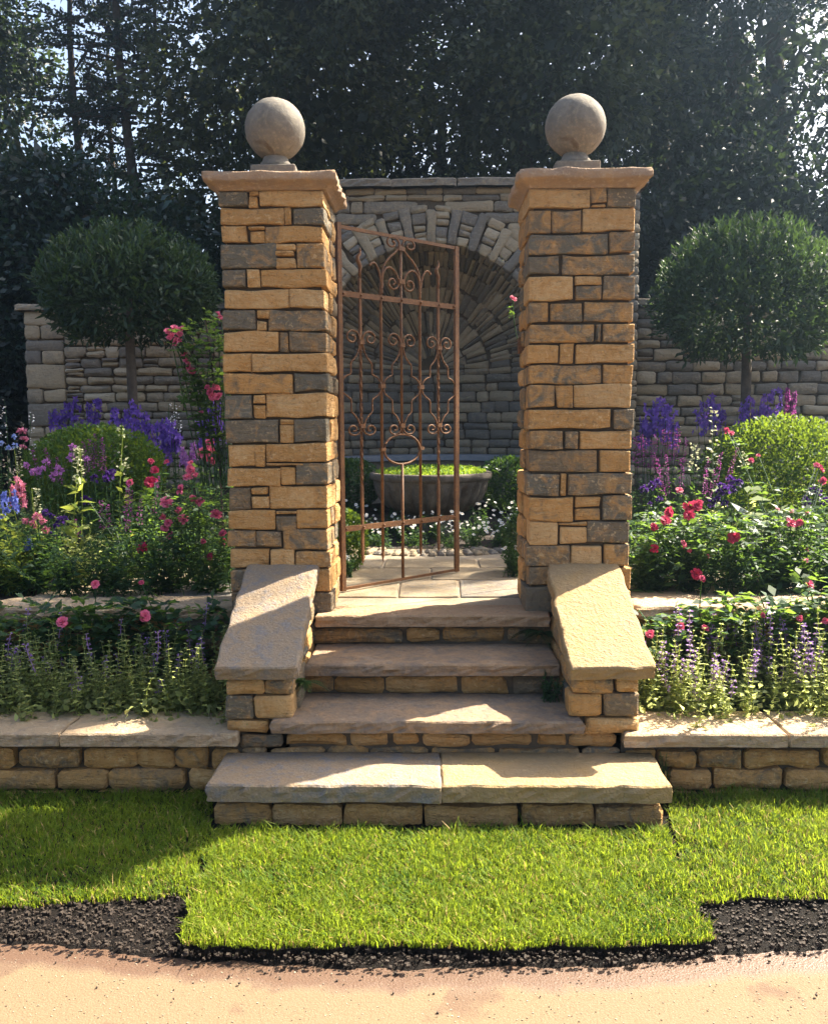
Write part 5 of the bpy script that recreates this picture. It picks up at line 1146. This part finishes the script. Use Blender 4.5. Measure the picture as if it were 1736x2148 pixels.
# shaded side
spires(at(38, 1100, 5.15).x, 5.15, ZU, [(38, 1003), (46, 1016), (28, 1022)], 'pink', 701, 'pink snapdragon spikes at the lit far end of the shaded bed', None, 'snapdragon', .22, .024, .020)
spires(at(10, 1100, 5.0).x, 5.0, ZU, [(8, 1028), (26, 1026), (2, 1050), (62, 1132)], 'blue', 702, 'deep blue delphinium spikes beside the pink snapdragon', None, 'delphinium', .22, .022, .018, 'lime', nl=120, leaf=.08)
mound(at(22, 1130, 4.95).x, 4.95, ZU, .34, .16, 360, .07, .4, 'lime', 703, 'sunlit yellow-green foliage under the blue delphinium', None)
spires(at(77, 1100, 5.05).x, 5.05, ZU, [(77, 1024)], 'cream', 704, 'short lime spire standing behind the coral flowers', None, 'lime_spire', .30, .018, .014, 'lime', False)
spires(at(161, 1100, 5.2).x, 5.2, ZU, [(161, 934), (170, 940)], 'cream', 705, 'bright lime leafy spire with jagged leaves before the box dome', None, 'lime_spire', .26, .018, .012, 'lime', False, 44, .12, asp=.36)
spires(at(255, 1100, 5.4).x, 5.4, ZU, [(255, 893)], 'cream', 706, 'tall pale lime spire with opening buds crossing the box dome', None, 'lime_spire', .34, .024, .020, 'lime', False, 26, .11, .5)
spires(at(39, 1050, 5.5).x, 5.5, ZU, [(39, 938)], 'cream', 707, 'slim lime spire above the pink snapdragon', None, 'lime_spire', .24, .018, .012, 'lime', False, 14, .08)
spires(at(8, 1000, 6.2).x, 6.2, ZU, [(6, 838), (66, 866)], 'white', 708, 'thin white-budded spikes against the dark end of the quoined wall', None, 'white_spire', .30, .018, .016, 'green', False, 20, .06, .35)
heads(at(28, 990, 6.0).x, 6.0, ZU, [(30, 916), (31, 935), (18, 940), (2, 930)], 'skyblue', 709, 'pale blue poppies near the white-budded spikes', None, 'blue_poppy', .020)
heads(at(55, 960, 6.3).x, 6.3, ZU, [(48, 906), (52, 922), (48, 938)], 'pink', 710, 'flat dusky pink heads behind the pale blue poppies', None, 'pink_yarrow', .035, ball=.4)
heads(at(115, 1060, 5.5).x, 5.5, ZU, [(97, 970), (123, 987), (112, 1000), (80, 988), (153, 938), (182, 963), (150, 960), (56, 977), (72, 990), (90, 984)], 'orchid', 711, 'orchid-purple scabious heads in front of the shaded box dome', None, 'scabious', .030)
heads(at(81, 1130, 5.0).x, 5.0, ZU, [(78, 1086), (90, 1092), (70, 1100), (96, 1112), (54, 1094)], 'pink', 712, 'coral pink flower cluster low in the shaded bed', None, 'coral_flower', .026)
heads(at(126, 1140, 5.0).x, 5.0, ZU, [(108, 1082), (126, 1092), (118, 1104), (136, 1088), (112, 1120), (96, 1076)], 'darkpurple', 713, 'dark violet columbine beside the coral flower cluster', None, 'columbine', .024)
heads(at(215, 1090, 5.3).x, 5.3, ZU, [(230, 998), (236, 990), (222, 1006), (199, 1004), (182, 1050)], 'darkpurple', 714, 'navy columbine between the two lime spires', None, 'columbine', .030)
spires(at(200, 1050, 5.9).x, 5.9, ZU, [(199, 908), (212, 918), (187, 922), (216, 930), (68, 940), (94, 940), (118, 956), (175, 926)], 'salvia', 715, 'dusky purple salvia spikes in front of the shaded box dome', None, 'salvia', .26, .012, .010, star=False)
spires(at(250, 1100, 5.2).x, 5.2, ZU, [(268, 1010), (275, 1030), (212, 1050), (225, 1060), (157, 1090), (296, 1040), (332, 1000), (262, 1060)], 'salvia', 716, 'thin plum salvia spikes in the middle of the shaded bed', None, 'salvia', .34, .012, .010, star=False)
spires(at(295, 950, 7.2).x, 7.2, ZU, [(283, 842), (240, 862), (268, 858), (300, 866), (312, 878), (254, 880), (285, 880), (238, 880), (325, 896)], 'purple', 717, 'mass of violet bellflower spikes behind the shaded box dome', None, 'bellflower', .22, .036, .045, dens=.75, taper=.45)
spires(at(355, 950, 6.9).x, 6.9, ZU, [(350, 888), (358, 880), (366, 900), (345, 915), (335, 890), (372, 914)], 'purple', 718, 'violet bellflower spikes between box dome and hinge-side pillar', None, 'bellflower', .24, .036, .040, dens=.75, taper=.45)
spires(at(170, 900, 7.9).x, 7.9, ZU, [(142, 846), (160, 838), (190, 846), (205, 836), (128, 862), (110, 858)], 'purple', 719, 'shadowy violet bellflower spikes against the quoined wall', None, 'bellflower', .2, .036, .03, dens=.75, taper=.45)
spires(at(445, 900, 6.2).x, 6.2, ZU, [(440, 846), (452, 838), (430, 856), (446, 862), (424, 876), (460, 860)], 'purple', 720, 'violet bellflower tucked against the hinge-side pillar', None, 'bellflower', .22, .036, .04, dens=.75, taper=.45)
spires(at(365, 900, 7.0).x, 7.0, ZU, [(360, 846), (372, 838), (352, 862)], 'white', 721, 'white foxglove spikes in deep shade behind the violet bellflower', None, 'foxglove', .3, .02, .02, star=False, dens=.5)
spires(at(390, 1000, 6.0).x, 6.0, ZU, [(384, 940), (404, 930), (396, 950)], 'orchid', 722, 'mauve foxglove spikes before the violet bellflower', None, 'foxglove', .16, .024, .02)
rosebush(at(318, 1090, 5.5).x, 5.5, ZU, .52, .20, 60, 723, 'peony bush with dark crimson blooms in front of the shaded box dome', None, [(325, 986, 5.4, 11, .12), (315, 1012, 5.35, 15, .05), (316, 968, 5.5, 8, .2), (349, 968, 5.5, 7, .3), (272, 1012, 5.3, 11, .75), (297, 1149, 4.9, 13, .0)], name='peony_bush')
rosebush(at(405, 1110, 5.0).x, 5.0, ZU, .62, .26, 130, 724, 'large shrub rose with many pink blooms against the hinge-side pillar', None,
         [(400, 985, 5.1, 12, .85), (393, 1000, 5.1, 10, .9), (410, 996, 5.1, 9, .8), (437, 930, 5.2, 13, .75), (428, 948, 5.2, 13, .7), (443, 945, 5.2, 12, .7), (430, 962, 5.2, 10, .75), (446, 966, 5.2, 10, .7), (378, 1026, 5.0, 12, .75), (349, 1054, 4.9, 14, .85), (405, 1045, 4.9, 11, .9), (418, 1052, 4.9, 12, .85), (374, 1070, 4.95, 9, .8), (385, 1088, 4.9, 12, .8), (353, 1096, 4.85, 12, .75), (346, 1108, 4.85, 11, .7), (357, 1123, 4.85, 13, .7), (454, 1079, 4.9, 12, .5), (426, 1136, 4.9, 8, .6), (466, 1119, 4.85, 11, .55), (440, 1168, 4.85, 9, .2), (400, 970, 5.2, 8, .7), (342, 1084, 4.9, 8, .85), (470, 1135, 4.9, 9, .5)], leaf=.038, dep=.18)
# climbing rose on the hinge-side pillar
cl = rosebush(at(440, 760, 4.95).x + .02, 4.95, 1.25, .98, .16, 60, 725, 'climbing rose with pink clusters reaching round the hinge-side pillar', None,
              [(352, 694, 4.9, 10, .9), (366, 688, 4.9, 11, .95), (376, 700, 4.9, 9, .9), (358, 706, 4.9, 11, .95), (368, 716, 4.9, 11, .85), (380, 690, 4.92, 8, .8), (374, 712, 4.9, 8, .7), (386, 742, 4.9, 8, .7), (392, 756, 4.9, 8, .65), (402, 778, 4.9, 9, .7), (395, 768, 4.9, 8, .6), (440, 822, 4.85, 12, .7), (452, 812, 4.85, 10, .75), (446, 832, 4.85, 10, .85), (458, 830, 4.85, 10, .7), (434, 812, 4.85, 8, .6), (455, 658, 4.95, 7, .9), (422, 864, 4.9, 7, .9), (462, 665, 4.95, 6, .6)], .042, 'climbing_rose', dep=.10)
sx = Q(77); b0 = np.array(at(470, 1150, 4.95)); b1 = np.array(at(452, 780, 4.95)); b2 = np.array(at(430, 670, 4.95)); T = np.linspace(0, 1, 12)[:, None]; P = (1 - T) ** 2 * b0 + 2 * T * (1 - T) * b1 + T ** 2 * b2; sx.stick(P[:-1], P[1:], .008, .005); sx.build('cane', M['bark'], cl)
q = Q(726); rg = np.random.default_rng(726); n = 75; px_ = rg.uniform(385, 470, n); py_ = rg.uniform(655, 850, n); C = np.array([at(a, b + (a < 400) * 40, 4.85 + rg.uniform(0, .2)) for a, b in zip(px_, py_)]); compound(q, C, rg.normal(size=(n, 3)) * [1, .6, .5], .034 * rg.uniform(.8, 1.2, n), rg); q.build('foliage', M['roseleaf'], cl)
# sunnier side
spires(at(1383, 930, 7.3).x, 7.3, ZU, [(1383, 838), (1362, 850), (1400, 846), (1375, 858), (1408, 868), (1352, 876), (1345, 888), (1395, 868), (1415, 890)], 'purple', 741, 'mass of violet bellflower spikes beside the latch-side pillar', None, 'bellflower', .22, .036, .045, dens=.75, taper=.45)
spires(at(1482, 930, 7.7).x, 7.7, ZU, [(1478, 842), (1492, 830), (1502, 850), (1466, 858), (1515, 862)], 'purple', 742, 'dim violet bellflower spikes beside the stem of the hazy topiary', None, 'bellflower', .2, .036, .04, dens=.75, taper=.45)
spires(at(1573, 930, 7.5).x, 7.5, ZU, [(1560, 846), (1573, 836), (1588, 850), (1548, 866), (1600, 858), (1582, 872), (1608, 830), (1630, 815)], 'purple', 743, 'violet bellflower spikes rising behind the sunlit box dome', None, 'bellflower', .22, .036, .042, dens=.75, taper=.45)
spires(at(1655, 900, 7.6).x, 7.6, ZU, [(1652, 815), (1666, 822), (1660, 840)], 'salvia', 744, 'magenta foxglove spikes against the wall over the sunlit box dome', None, 'foxglove', .25, .024, .022)
spires(at(1380, 1010, 6.3).x, 6.3, ZU, [(1345, 908), (1375, 912), (1392, 902), (1404, 902), (1416, 898), (1424, 906), (1354, 920), (1440, 915), (1366, 925), (1332, 915)], 'salvia', 745, 'row of plum salvia spikes under the violet bellflower', None, 'salvia', .26, .014, .012, star=False)
spires(at(1440, 1060, 5.9).x, 5.9, ZU, [(1370, 950), (1378, 962), (1396, 955), (1430, 960), (1488, 960), (1498, 985), (1512, 950), (1480, 975), (1547, 940), (1384, 985)], 'salvia', 746, 'scattered plum salvia spikes in the middle of the sunnier bed', None, 'salvia', .34, .012, .010, star=False)
spires(at(1455, 1010, 5.9).x, 5.9, ZU, [(1455, 930)], 'cream', 747, 'fat pale cream lupin spike among plum salvia', None, 'lupin', .22, .022, .022, 'green', False, 20, .08, 1.4, .5)
spires(at(1563, 1010, 5.9).x, 5.9, ZU, [(1562, 948)], 'cream', 748, 'smaller pale lupin spike in front of the sunlit box dome', None, 'lupin', .16, .022, .02, 'green', False, 20, .08, 1.4, .5)
spires(at(1515, 1010, 5.6).x, 5.6, ZU, [(1497, 856)], 'cream', 749, 'tall thin stalk with white buds leaning before the box dome', None, 'white_spire', .3, .026, .03, 'greyleaf', False, 24, .09, .45)
heads(at(1372, 1080, 5.3).x, 5.3, ZU, [(1367, 1018), (1378, 1014), (1350, 1026), (1362, 1058), (1382, 1048)], 'darkpurple', 750, 'dark violet columbine next to the latch-side pillar', None, 'columbine', .026)
heads(at(1525, 1090, 5.3).x, 5.3, ZU, [(1513, 1020), (1508, 1032), (1522, 1030), (1532, 1008), (1550, 1013), (1534, 1026), (1492, 1056), (1520, 1056), (1503, 1048)], 'darkpurple', 751, 'dark violet columbine in the middle of the sunnier bed', None, 'columbine', .032)
heads(at(1715, 1060, 5.5).x, 5.5, ZU, [(1705, 1028), (1718, 1034), (1728, 1052), (1690, 1052)], 'darkpurple', 752, 'dark violet columbine below the sunlit box dome', None, 'columbine', .03)
mound(at(1605, 1060, 5.2).x, 5.2, ZU, .56, .2, 90, .15, .5, 'greyleaf', 753, 'clump of large silvery leaves in the middle of the sunnier bed', None, 'silver_leaf_plant', .7)
rosebush(at(1420, 1140, 4.95).x, 4.95, ZU, .46, .26, 120, 754, 'shrub rose with large crimson blooms by the latch-side pillar', None,
         [(1396, 1092, 4.8, 15, .25), (1403, 1076, 4.85, 13, .3), (1446, 1064, 4.85, 15, .25), (1462, 1060, 4.85, 14, .35), (1444, 1080, 4.8, 12, .2), (1372, 1106, 4.8, 12, .15), (1434, 1141, 4.75, 9, .45), (1372, 1150, 4.75, 10, .05), (1460, 1205, 4.7, 12, .05), (1472, 1214, 4.7, 10, .0), (1485, 1166, 4.75, 5, .5), (1425, 1028, 5.2, 8, .55), (1446, 1155, 4.75, 5, .5)], dep=.18)
rosebush(at(1545, 1160, 4.9).x, 4.9, ZU, .42, .22, 90, 755, 'shrub rose with a single crimson bloom above the upper coping', None, [(1539, 1127, 4.75, 15, .2)], dep=.16)
rosebush(at(1665, 1130, 5.0).x, 5.0, ZU, .48, .24, 90, 756, 'shrub rose with a broad scarlet bloom below the box dome', None, [(1660, 1097, 4.85, 13, .5), (1676, 1096, 4.85, 11, .5), (1724, 985, 5.5, 9, .4), (1718, 978, 5.5, 8, .35), (1726, 1008, 5.5, 9, .45), (1712, 976, 5.5, 7, .4), (1575, 966, 5.6, 7, .7), (1533, 909, 5.8, 8, .5), (1523, 902, 5.8, 7, .45), (1590, 955, 5.8, 6, .4)], dep=.18)
heads(at(1690, 1160, 4.85).x, 4.85, ZU, [(1660, 1072), (1690, 1076), (1692, 1153), (1690, 1176), (1630, 1068)], 'pink', 757, 'small magenta catchfly blooms on wiry stems below the scarlet rose', None, 'catchfly', .014, petals=12)
# single red rose on the niche side of the latch-side pillar
rs = rosebush(at(1108, 660, 5.1).x, 5.1, 1.95, .32, .03, 5, 758, 'sprig with one red rose leaning into the niche from the latch-side pillar', None, [(1076, 625, 5.12, 8, .45)], leaf=.026, name='climbing_rose', dep=.03)
sx = Q(78); P = np.array([at(1150, 1150, 5.05), at(1140, 900, 5.05), at(1126, 760, 5.08), at(1110, 690, 5.1)]); sx.stick(P[:-1], P[1:], .006, .005); sx.build('cane', M['bark'], rs)

# ------------------------------------------------------------------ ferns and small plants in the step joints
def fern(P, n, L, seed, label, mat='green'):
    rg = np.random.default_rng(seed); t_ = empty('fern', P, label, 'fern', 'plants in the step joints'); 
    for i in range(n):
        q = Q(seed + i); a = rg.uniform(math.pi * 1.0, math.pi * 2.0); d = np.array([math.cos(a), math.sin(a) * .7, rg.uniform(.2, .8)]); k = 16; T = np.linspace(.1, 1, k)[:, None]; l_ = L * rg.uniform(.6, 1.1); C = np.array(P) + d * l_ * T + np.array([0, 0, -.6 * l_]) * T ** 2; S = np.cross(d, [0, 0, 1.]); S /= np.linalg.norm(S)
        w = l_ * .24 * np.sin(np.pi * (T[:, 0] * .85 + .1))
        for sg in (-1, 1): q.leaf(C, S * sg + d * .4, w, l_ * .06, N=np.array([0, 0, 1.]))
        q.stick(C[:-1], C[1:], .0012); q.build('frond', M[mat], t_)
fern(at(638, 1432, 3.78), 12, .16, 801, 'feathery green fern growing beside the lichened cheek slab'); fern(at(1135, 1330, 4.26), 12, .14, 802, 'dark fern in the top riser beside the pale cheek slab', 'boxd')
pp = at(1160, 1460, 3.93); mound(pp.x - .02, 3.86, Z2, .14, .085, 260, .02, .8, 'green', 803, 'small round-leaved weed growing from the step beside the pale cheek wall', 'plants in the step joints', 'step_weed'); pp = at(1395, 1590, 3.55); mound(pp.x, 3.56, .03, .2, .03, 40, .02, .6, 'green', 804, 'tiny weed at the end of the bottom step', 'plants in the step joints', 'step_weed')

# ------------------------------------------------------------------ sunlit air
hz_ = MB().box((-22, -9, -1.2), (22, 24, 16)).build('haze', None, None, False); hz_['kind'] = 'stuff'
hm = bpy.data.materials.new('hazy_air'); hm.use_nodes = True; hm.node_tree.nodes.clear()
ho = hm.node_tree.nodes.new('ShaderNodeOutputMaterial'); hv = hm.node_tree.nodes.new('ShaderNodeVolumePrincipled')
hv.inputs['Color'].default_value = (.50, .72, 1, 1); hv.inputs['Density'].default_value = .0030; hv.inputs['Anisotropy'].default_value = .84
hm.node_tree.links.new(hv.outputs[0], ho.inputs['Volume']); hz_.data.materials.append(hm)
